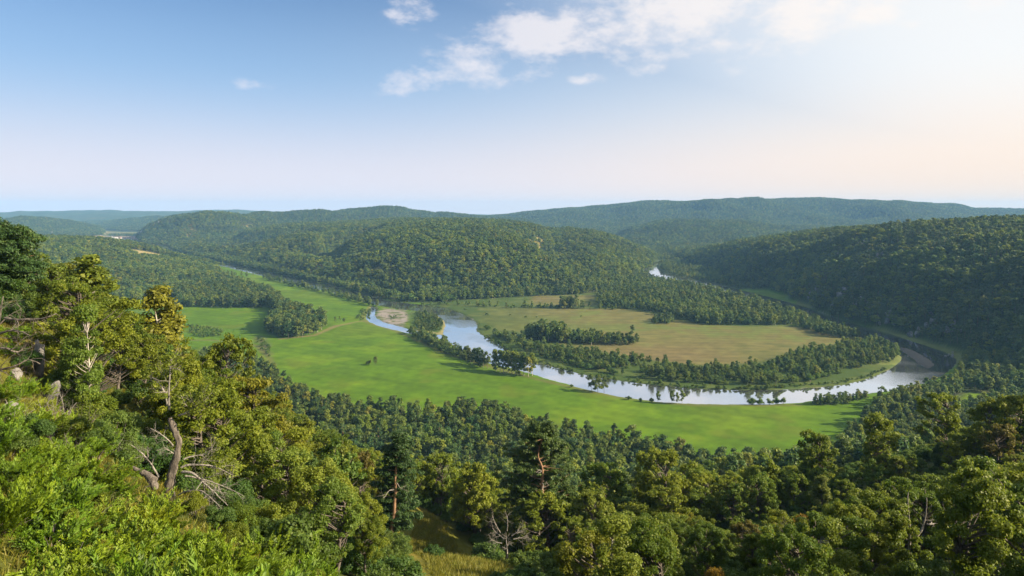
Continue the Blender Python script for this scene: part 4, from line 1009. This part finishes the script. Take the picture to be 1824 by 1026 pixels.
x, y = jgrid(bb(-4200, 5200, 2400, 6400), 14, seed=45)
hillwood('distant_hill_forest', x, y, lambda x, y, z, a: (a['zf'] > 6) & (a['zc'] < 1) & (a['zr'] < 1), (13, 19), dict(aspen=.5, birch=.1, pine=.4), 45, wide=1.5, label='hazy blue forest on the distant hills')

# ------------------------------------------------------------------ rocks
import bmesh
def ico(sub):
    bm = bmesh.new(); bmesh.ops.create_icosphere(bm, subdivisions=sub, radius=1.0)
    v = np.array([q.co[:] for q in bm.verts]); f = np.array([[w.index for w in q.verts] for q in bm.faces]); bm.free(); return v, f
IV, IF = ico(4)
def rock_geo(seed, sx, sy, sz, planes=34, rough=.10):
    r = np.random.default_rng(seed); nrm = norm(r.normal(size=(planes, 3))); off = r.uniform(.5, 1.0, planes)
    d = IV @ nrm.T; rad = np.where(d > .05, off / np.maximum(d, .05), 9).min(1); rad = np.minimum(rad, 1.15)
    n = fbm(IV[:, 0] * 4 + seed, IV[:, 1] * 4 + IV[:, 2] * 5.3, seed, 4); n = n + .5 * np.abs(vnoise(IV[:, 2] * 7 + IV[:, 0], IV[:, 1] * 2, seed + 5))
    return IV * (rad * (1 + rough * 2 * n))[:, None] * np.array([sx, sy, sz])
ROCKS = [mesh_from('rock_slab', rock_geo(300 + i, .55, .5, 1.0), [IF], [M['rock']]) for i in range(5)]
for i, (p, s) in enumerate(OUT):
    r = np.random.default_rng(500 + i)
    side = 'right' if p[0] > 380 else 'central'
    where = ['under the wooded crest of the right hill', 'high on the steep right hill', 'on the far upper flank of the right hill', 'low on the right hill above the dark river arm', 'as the widest grey cliff low on the right hill', 'beside the widest cliff of the right hill', 'just above the river trees of the right hill', 'close above the dark river water on the right', 'near the rapids at the foot of the right hill', 'at the far end of the right hill', 'as a small pale ledge above the river on the right', 'in the woods above the white rapids stones', 'on the river end of the central hill', 'at the top of the central hill end', 'on the far slope of the right hill', 'on the middle crest slope of the right hill'][i]
    o = link('rock_outcrop', None, loc=p, label='grey limestone outcrop ' + where, category='rock', group='limestone outcrops on the wooded hills')
    for k in range(9):
        q = r.normal(0, .75, 2) * s * np.array([.7, .9]); zz = zat(p[0] + q[0], p[1] + q[1]) - p[2]
        sc = s * r.uniform(.25, .5)
        link('rock_slab', ROCKS[int(r.integers(0, 5))], o, loc=(q[0] - .12 * s, q[1], zz + sc * .22), rot=(r.normal(0, .25), r.normal(-.35, .2), r.uniform(0, 6.28)), scale=(sc * r.uniform(.8, 1.4), sc * r.uniform(.8, 1.4), sc * r.uniform(.9, 1.5)))
def boulders(name, spots, label, group, zoff=.1):
    for i, (x, y, s) in enumerate(spots):
        r = np.random.default_rng(int(abs(x * 7 + y * 13)) % 9999)
        link(name, ROCKS[i % 5], loc=(x, y, max(zat(x, y), -.8) + zoff * s), rot=(r.uniform(-.3, .3) + 1.2, r.uniform(-.3, .3), r.uniform(0, 6.28)), scale=(s * r.uniform(.8, 1.5), s * r.uniform(.7, 1.2), s), label=label, category='rock', group=group)
r_ = np.random.default_rng(9)
sp = []
for k in range(12): a = P(r_.uniform(1684, 1700), r_.uniform(625, 634)); sp.append((a[0], a[1], r_.uniform(.8, 2.0)))
boulders('boulder', sp, 'pale boulder in the white rapids at the river bend', 'boulders in the rapids')
sp = []
for k in range(14): a = P(r_.uniform(1606, 1655), r_.uniform(623, 650)); sp.append((a[0], a[1], r_.uniform(.5, 1.3)))
boulders('boulder', [q for q in sp if sdf(SPIT, np.array([q[0]]), np.array([q[1]]))[0] > -4], 'dark boulder on the stony spit in the river bend', 'boulders on the spit')
sp = []
for k in range(60):
    a = P(r_.uniform(664, 732), r_.uniform(549, 584))
    if sdf(GRAVEL, np.array([a[0]]), np.array([a[1]]))[0] > 0: sp.append((a[0], a[1], r_.uniform(.5, 1.3)))
boulders('stone', sp, 'stone lying on the pale gravel bar in the river', 'stones on the gravel bar')
for k in range(7):
    a = P(r_.uniform(675, 728), r_.uniform(553, 580)); g = Geo(); rs = np.random.default_rng(k + 400); branchy(g, np.array([0, 0, .3]), np.array([rs.normal(), rs.normal(), .1]), rs.uniform(6, 11), .35, 2, rs, 5, 0, .6, 3, .15)
    link('driftwood', g.mesh('driftwood', [M['dead']], smooth=True), loc=(a[0], a[1], zat(*a)), label='bleached driftwood log stranded on the gravel bar', category='log', group='driftwood on the gravel bar')
# rock pillar and stones of the near left slope
def near_rock(px, py, Y, s, sx, label, seed, tilt=0):
    p = PD(px, py, Y); z = zat(p[0], p[1]); me = mesh_from('rock', rock_geo(seed, sx, sx * .9, 1.0, 26, .09), [IF], [M['rock']])
    link('rock', me, loc=(p[0], p[1], z + s * .55), rot=(0, tilt, seed), scale=s, label=label, category='rock')
near_rock(70, 540, 47, 1.7, .33, 'upright grey rock pillar on the left slope', 31, .12)
near_rock(92, 560, 45, .8, .6, 'low grey rock leaning at the foot of the rock pillar', 32, .3)
near_rock(30, 575, 44, .55, .8, 'flat pale stone among dry grass on the left slope', 33)
near_rock(95, 665, 36, .8, 1.0, 'weathered stone under the bent dark branch', 34)
near_rock(20, 625, 38, .45, 1.1, 'pale stone below the leaning bare tree', 35)

# ------------------------------------------------------------------ junipers and grass of the near left slope
def grow_juniper(seed, ns=190):
    r = np.random.default_rng(seed); g = Geo(); s = Geo()
    tuft = r.normal(size=(9, 3)) * np.array([.55, .55, .16]) + np.array([0, 0, .35])
    for k in range(ns):
        c = tuft[k % 9]; a = c * r.uniform(.5, 1.0) + r.normal(0, .13, 3); a[2] = max(a[2], .05)
        out = norm(np.array([c[0], c[1], 0.0]) + 1e-3); d = norm(out * r.uniform(.2, 1.0) + np.array([0, 0, r.uniform(.45, 1.1)]) + r.normal(0, .33, 3)); ln = r.uniform(.28, .55)
        if k % 5 == 0: s.add(*tube(bez(np.array([r.normal(0, .05), r.normal(0, .05), -.1]), a, r.normal(0, .06, 3), 4), np.linspace(.018, .006, 4), 3))
        m = 15; t = np.linspace(.05, 1, m); axis = a + d * (t * ln)[:, None] + np.array([0, 0, -.05]) * (t ** 2)[:, None]
        pos = np.repeat(axis, 3, 0); az = r.uniform(0, 6.28, m * 3)
        e1 = norm(np.cross(d, [0.3, .2, .9])); e2 = np.cross(d, e1)
        side = e1 * np.cos(az)[:, None] + e2 * np.sin(az)[:, None]
        al = norm(d * .9 + side * r.uniform(.35, .85, (m * 3, 1)))
        L = np.repeat(.135 * (1.05 - .5 * t), 3)
        nr = norm(np.cross(al, side) + side * r.normal(0, .5, (m * 3, 1)))
        base = r.uniform(.15, .75)
        v, f, lv = leaves(pos + al * (L * .45)[:, None], nr, 1.0, r, .30, np.clip(base + .35 * np.repeat(t, 3) - .15 + r.normal(0, .08, m * 3), 0, 1), al)
        v = v.reshape(-1, 4, 3); cen = (pos + al * (L * .45)[:, None])[:, None]; v = cen + (v - cen) * L[:, None, None]
        g.add(v.reshape(-1, 3), f, lv)
    return g.mesh('juniper_foliage', [M['juniper']]), s.mesh('juniper_stem', [M['bark']], smooth=True)
JUN = [grow_juniper(700 + i) for i in range(5)]
def juniper(x, y, s, i, label, group):
    o = link('juniper_bush', None, loc=(x, y, zat(x, y) - .05), rot=(0, 0, i * 2.39), scale=(s, s, s * (.75 + .1 * (i % 4))), label=label, category='bush', group=group)
    f, st = JUN[i % 5]; link('foliage', f, o); link('stem', st, o)
jp = np.array([(-2.2, 7), (-6.0, 7.5), (-30, 38), (-40, 52), (-28, 50), (-20, 42), (-13, 46), (-10, 42), (-7.5, 30), (-3, 17)], float)
x, y = jgrid(jp, 1.55, .5, 51); ji = 0
TRX, TRY = PD(300, 889, 35)[:2]
for a, b_ in zip(x, y):
    px = CX + a / b_ * F
    if np.hypot(a - TRX, b_ - TRY) < 1.4 or (175 < px < 470 and b_ > 31.0) or (px < 150 and b_ > 33 and ji % 3): ji += 1; continue
    if 195 < px < 470 and b_ > 26 and (ji % 4): ji += 1; continue
    d = b_
    wh = 'around the foot of the bare-branched old tree' if np.hypot(a - TRX, b_ - TRY) < 7 else 'in the thick juniper mat below the lookout' if b_ < 17 else 'on the open left slope beside dry grass' if px < 160 else 'in the juniper mat between lookout and bare-branched tree'
    s = random.uniform(.8, 1.5); ji += 1
    if ji % 6 == 3 and b_ > 11:
        plant('shrub', a, b_, zat(a, b_), s * .95, 0, ji, ji * 1.3, 'small leafy oak scrub ' + wh, 'oak scrub among the junipers', 1.0, 'oak'); continue
    juniper(a, b_, s, ji, ('large' if s > 1.18 else 'small' if s < .95 else 'spreading') + ' bright green juniper bush ' + wh, 'junipers on the left slope')
# more ground shrubs at the edges of the mat
for k, (px, py, Y, s, lm) in enumerate(((60, 470, 58, 3.2, None), (20, 500, 52, 2.6, None), (110, 600, 47, 2.6, None), (160, 640, 45, 3.0, 'oak'), (200, 690, 44, 3.2, None), (250, 700, 46, 3.4, 'oak'), (60, 690, 33, 1.8, None), (120, 700, 36, 2.0, 'oak'), (20, 720, 30, 1.6, None), (170, 740, 37, 2.2, None), (450, 800, 42, 2.6, 'oak'), (380, 760, 45, 3.4, None), (350, 840, 43, 3.6, 'oak'), (410, 860, 40, 2.8, None), (260, 780, 42, 3.0, None), (230, 770, 41, 2.6, None), (460, 880, 38, 2.2, 'oak'), (520, 930, 36, 2.2, None), (560, 990, 34, 2.0, 'oak'), (620, 1000, 40, 3.0, None), (10, 460, 57, 3.6, None), (45, 520, 46, 1.8, None), (300, 760, 44, 3.6, None), (330, 700, 50, 4.0, None), (345, 930, 33.5, 1.3, 'oak'), (390, 945, 33, 1.5, None), (430, 930, 34.5, 1.9, 'oak'), (465, 950, 33.5, 1.6, None), (500, 960, 34, 1.9, 'oak'), (420, 900, 37, 2.2, None), (480, 910, 37, 2.4, 'oak'))):
    X = (px - CX) / F * Y
    lb = ['leafy shrub above the rock pillar', 'leafy shrub at the top of the left slope', 'green shrub below the rock pillar', 'oak scrub below the rock pillar', 'oak scrub at the slope edge left of the bare-branched tree', 'dense shrub behind the bare-branched tree', 'small shrub on the dry grass slope', 'oak scrub on the dry grass slope', 'low shrub on the grass beside junipers', 'shrub at the upper edge of the juniper mat', 'oak scrub right of the bare-branched tree', 'dense dark shrub right behind the bare-branched tree', 'leafy scrub behind the lower dead branches', 'low scrub under the drooping dead branches', 'shrub left of the old trunk', 'shrub above the broken log', 'oak scrub at the lower right of the juniper mat', 'shrub at the lower edge of the juniper mat', 'oak scrub low on the slope below the junipers', 'shrub between the oaks and the slender pine', 'shrub under the dark pine at the top of the left slope', 'small shrub beside the rock pillar', 'shrub directly behind the fork of the old trunk', 'tall shrub above the old trunk', 'low oak scrub just below the old trunk', 'low shrub under the hanging dead branch tips', 'oak scrub where the dead branches end', 'shrub right of the hanging dead branches', 'oak scrub at the right end of the juniper mat', 'shrub behind the lowest dead branches', 'tall oak scrub right of the dead branches'][k]
    plant('shrub', X, Y, zat(X, Y), s, 0, k, k * 1.7, lb, 'shrubs on the left slope', 1.0, lm)
# grass
def grow_tuft(seed):
    r = np.random.default_rng(seed); g = Geo(); n = 34
    a = r.normal(0, .10, (n, 3)); a[:, 2] = 0; d = norm(np.stack([r.normal(0, .45, n), r.normal(0, .45, n), np.ones(n)], 1)); L = r.uniform(.25, .55, n)
    nr = norm(np.cross(d, r.normal(size=(n, 3)))); v, f, lv = leaves(a, nr, 1.0, r, .05, None, d)
    v = v.reshape(-1, 4, 3); v = a[:, None] + (v - a[:, None]) * L[:, None, None] + (d * (L * .45)[:, None])[:, None]
    g.add(v.reshape(-1, 3), f, lv); return g.mesh('grass_tuft', [M['grass']])
TC = bpy.data.collections.new('grass_forms')
for i in range(3): TC.objects.link(bpy.data.objects.new('grass_form_%d' % i, grow_tuft(800 + i)))
def grass(name, poly, s, label, seed, hh, cond=None):
    x, y = jgrid(poly, s, .5, seed); r = np.random.default_rng(seed)
    if cond is not None: m = cond(x, y); x, y = x[m], y[m]
    z = terrain(x, y); h = r.uniform(.6, 1.4, len(x)) * hh
    instancer(name, np.stack([x, y, z - .02], 1), r.integers(0, 3, len(x)), h, h * r.uniform(1.0, 1.8, len(x)), r.uniform(0, 6.28, len(x)), TC, kind='stuff', label=label, category='grass')
    print(name, len(x))
grass('slope_grass', np.array([(-2, 6), (-7, 7), (-48, 50), (-58, 72), (-36, 66), (-14, 44), (-8, 28)], float), .55, 'yellowing grass on the open left slope', 61, .8)
grass('clearing_grass', CLEAR * 1.0, .42, 'yellow-green grass of the small clearing by the pines', 62, 1.25)
# undergrowth under the trees of the near slope
x, y = jgrid(sect, 3.3, seed=63); px = CX + x / y * F
m = (y < 190) & (sdf(CLEAR, x, y, 9) < -.6) & ~((px < 480) & (y < 40)) & ~((px < 110) & (y < 70)) & ~((px > 720) & (px < 890) & (y < 80))
x, y = x[m], y[m]; z = terrain(x, y); r = np.random.default_rng(64)
stand('slope_undergrowth', [(a, b_, c, q, 'shrub') for a, b_, c, q in zip(x, y, z, r.uniform(1.2, 2.9, len(x)))], 1, 65)['label'] = 'low leafy undergrowth beneath the near trees'

# ------------------------------------------------------------------ the bare-branched old tree
def Z8(zx, zy): return (160 + .351 * zx, 580 + .351 * zy)
def polyz(pts, Y, dy=0.0, r=None):
    n = len(pts); return np.array([PD(*Z8(*p), Y + dy * i / max(n - 1, 1)) for i, p in enumerate(pts)])
def resample(p, n):
    d = np.concatenate([[0], np.cumsum(np.linalg.norm(np.diff(p, axis=0), axis=1))]); t = np.linspace(0, d[-1], n)
    return np.stack([np.interp(t, d, p[:, k]) for k in range(3)], 1)
def limb(g, pts, r0, r1, rs, twigs=5, tl=.7, depth=1, droop=.02, tips=None):
    p = resample(chaikin(pts, 2, False), max(8, len(pts) * 4)); p[1:-1] += rs.normal(0, r0 * .12, (len(p) - 2, 3))
    rad = np.linspace(r0, r1, len(p)) * (1 + rs.normal(0, .06, len(p)))
    g.add(*tube(p, rad, 9 if r0 > .08 else 6))
    for _ in range(twigs):
        i = int(rs.uniform(.3, .98) * (len(p) - 2)); t = norm(p[i + 1] - p[i]); s_ = norm(np.cross(t, rs.normal(size=3)))
        branchy(g, p[i], t * .6 + s_ * .8, tl * rs.uniform(.5, 1.2), max(rad[i] * .45, .014), depth, rs, 4, droop, .7, 3, .25, tips)
def old_tree():
    rs = np.random.default_rng(12); Y = 35.0
    base = PD(*Z8(400, 900), Y); zg = zat(base[0], Y)
    o = link('old_tree', None, loc=(base[0], Y, zg), label='gnarled old tree with furrowed trunk and bare grey lower branches', category='tree')
    tk = Geo(); pts = np.concatenate([[[base[0] - .05, Y, zg - .35]], polyz([(402, 870), (408, 800), (426, 720), (440, 660), (452, 600), (440, 540), (414, 490), (404, 452)], Y)])
    p = resample(chaikin(pts, 2, False), 30); p[2:-1] += rs.normal(0, .018, (27, 3)); rad = np.interp(np.linspace(0, 1, 30), [0, .1, .3, .55, .62, .9, 1], [.40, .25, .205, .18, .155, .155, .085]) * (1 + rs.normal(0, .07, 30))
    tk.add(*tube(p, rad, 14)); q = tk.v[0]; q += (norm(q - np.repeat(p, 14, 0)) * (rs.normal(0, .10, (14,))[None, :].repeat(30, 0).ravel() * np.repeat(rad, 14) + rs.normal(0, .012, len(q)))[:, None])
    # children live in world coordinates shifted to the tree's base
    def put(nm, g, mt, smooth=True):
        for v in g.v: v -= np.array([base[0], Y, zg])
        c = link(nm, g.mesh(nm, [M[mt]], smooth=smooth), o); return c
    put('trunk', tk, 'bark'); tips = []
    spec = [([(405, 455), (400, 380), (402, 300), (410, 200), (415, 120)], -.3, .065, .012, 9, 1.0), ([(428, 462), (480, 450), (520, 420), (560, 395), (630, 350)], .8, .07, .010, 8, .9),
            ([(404, 455), (380, 330), (345, 285), (300, 250)], .5, .06, .01, 7, .8), ([(447, 662), (410, 640), (365, 608)], -.5, .045, .008, 4, .5), ([(440, 630), (400, 580), (330, 530), (290, 515)], -.6, .05, .008, 5, .6),
            ([(446, 730), (490, 705), (570, 705), (650, 718), (770, 785)], .6, .07, .010, 9, 1.0), ([(436, 745), (520, 742), (570, 790), (640, 855), (735, 948)], -.8, .085, .012, 9, .9), ([(425, 880), (480, 910), (512, 962)], -.6, .05, .012, 4, .5),
            ([(432, 872), (480, 840), (560, 833), (600, 860), (650, 910), (690, 918)], -.7, .055, .010, 6, .6), ([(600, 860), (568, 880), (582, 972)], -.7, .035, .012, 3, .4), ([(450, 690), (520, 660), (600, 655), (660, 610)], .9, .05, .008, 7, .8),
            ([(372, 810), (310, 700), (260, 640), (180, 585)], -.4, .065, .018, 4, .6), ([(302, 690), (288, 630), (302, 590)], -.2, .03, .010, 2, .3), ([(450, 760), (540, 770), (640, 800), (760, 850), (800, 880)], .3, .05, .008, 8, .8)]
    for i, (pp, dy, r0, r1, tw, tl) in enumerate(spec):
        g = Geo(); limb(g, polyz(pp, Y, dy), r0 * .85, r1, rs, tw + 6, tl * 1.15, 2, .02, tips if i in (0, 1, 2, 10) else None); put('branch', g, 'dead')
    tp = np.array(tips); keep = tp[rs.random(len(tp)) < .22]; cg = Geo(); clump_leaves(cg, keep, rs.uniform(.14, .28, len(keep)), .34, .13, rs, .8); put('crown', cg, 'oak', False)
old_tree()
def broken_log():
    rs = np.random.default_rng(3); g = Geo(); pts = polyz([(332, 845), (326, 790), (300, 765), (255, 740), (190, 705)], 33.6, .5); p = resample(chaikin(pts, 2, False), 18); p[1:-1] += rs.normal(0, .02, (16, 3))
    g.add(*tube(p, np.interp(np.linspace(0, 1, 18), [0, .3, 1], [.16, .2, .07]) * (1 + rs.normal(0, .08, 18)), 9))
    limb(g, polyz([(326, 800), (300, 820), (260, 815)], 33.5), .04, .01, rs, 3, .3)
    link('broken_log', g.mesh('broken_log', [M['bark']], smooth=True), label='broken leaning log with torn bark left of the old trunk', category='log')
broken_log()

# ------------------------------------------------------------------ pines and dead trees
def hero_pine(path, Y, w, base, nb, label, seed, openness, dead=5, conic=.7, size=.36):
    rs = np.random.default_rng(seed); P3 = np.array([PD(a, b_, Y) for a, b_ in path]); x0, z0 = P3[0, 0], zat(P3[0, 0], Y)
    P3[0, 2] = min(P3[0, 2], z0 - .4); h = P3[-1, 2] - z0
    o = link('pine_tree', None, loc=(x0, Y, z0), label=label, category='tree'); org = np.array([x0, Y, z0])
    p = resample(chaikin(P3, 2, False), 34) - org; p[2:-1] += rs.normal(0, .03, (31, 3))
    tz = np.linspace(0, 1, 34); tk = Geo(); tk.add(*tube(p, np.interp(tz, [0, .05, .5, 1], [.38, .29, .20, .03]), 10))
    link('trunk', tk.mesh('pine_trunk', [M['pbark']], smooth=True), o)
    br = Geo(); cen = []; rad = []
    for q in np.sort(base + (1 - base) * rs.random(nb)):
        i = min(int(q * 33), 32); a = p[i]; t = (q - base) / (1 - base); an = rs.uniform(0, 2 * np.pi)
        if math.sin(an) < -openness and t < .86: an = -an                 # boughs towards the viewer's side are sparse, the trunk shows
        ln = w * ((1 - t) ** conic + .10) * rs.uniform(.5, 1.12) * (.6 + .4 * min(1, t * 4)); up = rs.uniform(-.22, .22) + .12 * t
        b_ = a + np.array([math.cos(an) * ln, math.sin(an) * ln, ln * up])
        br.add(*tube(bez(a, b_, np.array([0, 0, -.12]) + rs.normal(0, .12, 3), 6), np.linspace(.07 * (1.1 - .6 * t), .015, 6), 5))
        for e in range(7):
            f = 1 - e * .125 + rs.normal(0, .04)
            if f < .25: continue
            cen.append(a + (b_ - a) * f + rs.normal(0, .22, 3)); rad.append(rs.uniform(.34, .72))
    link('branch', br.mesh('pine_branches', [M['pbark']], smooth=True), o)
    cg = Geo(); clump_leaves(cg, np.array(cen), np.array(rad), 1.25, size * .85, rs, .55, .36, up=.5); link('crown', cg.mesh('pine_crown', [M['pine']]), o)
    for k in range(dead):
        i = int(rs.uniform(.25, .72) * 33); an = rs.choice([0, np.pi]) + rs.normal(0, .5) - .3; g = Geo()
        branchy(g, p[i], np.array([math.cos(an), -.45, rs.uniform(-.1, .35)]), rs.uniform(1.2, 2.4), .07, 2, rs, 5, 0, .8, 3, .35)
        link('dead_limb', g.mesh('dead_limb', [M['dead']], smooth=True), o)
    print('pine', h, 'base ground', z0)
hero_pine([(972, 1000), (977, 965), (975, 925), (968, 890), (964, 858), (968, 832), (957, 815), (961, 795), (967, 782), (965, 762), (963, 748)], 100, 7.4, .22, 150, 'crooked old pine with orange trunk and dead limbs showing through', 21, .12, 7, .5)
hero_pine([(690, 1012), (696, 960), (703, 900), (705, 850), (707, 800), (708, 752)], 92, 4.1, .22, 95, 'slender pine with straight reddish trunk beside the grassy clearing', 22, .05, 2, .6, .32)
hero_pine([(-2, 520), (0, 470), (4, 430), (6, 384)], 58, 3.4, .15, 70, 'dark pine at the top of the left slope against the far hills', 23, .9, 2, .5, .3)
def dead_tree(name, paths, Y, label, seed, r0, mat='dead', twigs=6, tl=1.0):
    rs = np.random.default_rng(seed); b0 = PD(*paths[0][0], Y); zg = zat(b0[0], Y); org = np.array([b0[0], Y, zg])
    o = link(name, None, loc=org, label=label, category='tree')
    for k, pth in enumerate(paths):
        pts = np.array([PD(a, b_, Y + rs.normal(0, .2) * (i > 0)) for i, (a, b_) in enumerate(pth)]) - org
        if k == 0: pts[0, 2] = -.3
        g = Geo(); limb(g, pts, r0 * (1 if k == 0 else .55), r0 * .15, rs, twigs, tl, 1)
        link('trunk' if k == 0 else 'branch', g.mesh(name, [M[mat]], smooth=True), o)
dead_tree('dead_tree', [[(1612, 1040), (1616, 1000), (1622, 965), (1620, 930), (1616, 890), (1619, 870)], [(1622, 965), (1640, 950), (1648, 925), (1651, 900), (1650, 878)], [(1620, 968), (1606, 950), (1602, 930), (1600, 912)], [(1646, 935), (1660, 934), (1672, 931)], [(1612, 972), (1600, 968), (1592, 964)]], 46, 'white dead tree with a hooked branch among the near oaks', 41, .13, twigs=4, tl=.7)
dead_tree('dead_sapling', [[(1384, 1030), (1380, 1000), (1376, 975), (1380, 960), (1378, 945)]], 44, 'thin bare grey stem beside the young bright oak', 42, .05, twigs=2, tl=.3)
dead_tree('dead_shrub', [[(905, 985), (902, 960), (900, 940)], [(905, 965), (885, 950), (872, 935)], [(903, 960), (925, 945), (950, 938)], [(903, 970), (880, 965), (868, 955)], [(905, 962), (930, 958), (948, 950)], [(902, 955), (905, 930), (900, 905)], [(898, 960), (880, 930), (875, 910)]], 84, 'tangled grey dead shrub left of the crooked pine', 43, .12, twigs=10, tl=1.3)
dead_tree('bare_tree', [[(-45, 760), (-40, 700), (-30, 640), (-12, 600), (10, 590), (30, 588), (45, 594), (60, 602)], [(-20, 620), (-10, 600), (0, 570), (2, 540), (8, 520)], [(-35, 690), (-10, 660), (30, 652), (45, 641), (60, 642), (78, 652)], [(-20, 625), (10, 618), (28, 630), (40, 622), (60, 605)], [(0, 565), (25, 570), (60, 570), (85, 565), (110, 555)]], 36, 'leaning bare tree with dark bent branches on the left slope', 44, .14, 'bark', 12, 1.1)
for k, (px, py, Y) in enumerate(((60, 565, 44), (110, 610, 43), (150, 620, 43), (95, 640, 39), (140, 660, 40), (30, 690, 34), (150, 720, 37), (190, 720, 40), (20, 480, 52), (300, 660, 48), (110, 700, 33))):
    rs = np.random.default_rng(60 + k); X = (px - CX) / F * Y; z = zat(X, Y); g = Geo()
    for q in range(7): branchy(g, np.array([0, 0, -.1]), np.array([rs.normal(0, .6), rs.normal(0, .6), 1.0]), rs.uniform(1.1, 2.2), .028, 2, rs, 4, .0, .8, 4, .25)
    link('bare_shrub', g.mesh('bare_shrub', [M['dead' if k % 2 else 'bark']], smooth=True), loc=(X, Y, z), label=['bare twiggy shrub beside the rock pillar', 'bare twiggy shrub below the rock pillar', 'grey bare shrub at the slope edge under the tall birch', 'grey bare shrub above the weathered stone', 'bare shrub among oak scrub on the left slope', 'grey twiggy shrub on the dry grass below the leaning bare tree', 'bare shrub at the top of the juniper mat', 'grey bare shrub between juniper mat and oak scrub', 'bare shrub on the upper left slope by the dark pine', 'grey bare shrub uphill of the old trunk', 'bare shrub under the bent dark branch'][k], category='bush', group='bare shrubs on the left slope')

# ------------------------------------------------------------------ the far village
def gable(w, d, h, rf):
    v = np.array([(-w, -d, 0), (w, -d, 0), (w, d, 0), (-w, d, 0), (-w, -d, h), (w, -d, h), (w, d, h), (-w, d, h), (-w, 0, h + rf), (w, 0, h + rf)], float)
    return v
def house_mesh():
    v = gable(6, 4.5, 4.5, 3.2)
    wall = mesh_from('house_wall', v, [np.array([(0, 1, 5, 4), (2, 3, 7, 6), (1, 2, 6, 5), (3, 0, 4, 7)]), np.array([(5, 6, 9), (7, 4, 8)])], [M['wall']])
    rv = np.array([(-6.6, -5.2, 4.1), (6.6, -5.2, 4.1), (6.6, 0, 7.9), (-6.6, 0, 7.9), (6.6, 5.2, 4.1), (-6.6, 5.2, 4.1)], float)
    rv2 = np.concatenate([rv, rv + np.array([0, 0, .25])])
    f = np.array([(6, 7, 8, 9), (9, 8, 10, 11), (0, 3, 2, 1), (3, 5, 4, 2), (0, 1, 7, 6), (4, 5, 11, 10), (1, 2, 8, 7), (2, 4, 10, 8), (5, 3, 9, 11), (3, 0, 6, 9)])
    return wall, [mesh_from('house_roof', rv2, [f], [M[k]]) for k in ('roof', 'roof2')]
WALL, ROOFS = house_mesh(); rs = np.random.default_rng(90)
for k in range(64):
    px = rs.uniform(168, 292) if k < 54 else rs.uniform(268, 292); py = 424.5 + (px - 168) * .03 + rs.normal(0, 1.3); x, y = P(px, py)
    o = link('village_house', None, loc=(x, y, zat(x, y)), rot=(0, 0, rs.uniform(0, 3.14)), scale=rs.uniform(.9, 1.5), label='tiny pale gabled house in the far valley village', category='house', group='houses of the far village')
    link('wall', WALL, o); link('roof', ROOFS[int(rs.random() < .6)], o)
p = hit(84, 417.5); o = link('long_building', None, loc=(p[0], p[1], p[2]), rot=(0, 0, .2), scale=(4.0, 1.4, 1.6), label='long white farm building left of the far village', category='building'); link('wall', WALL, o); link('roof', ROOFS[1], o)
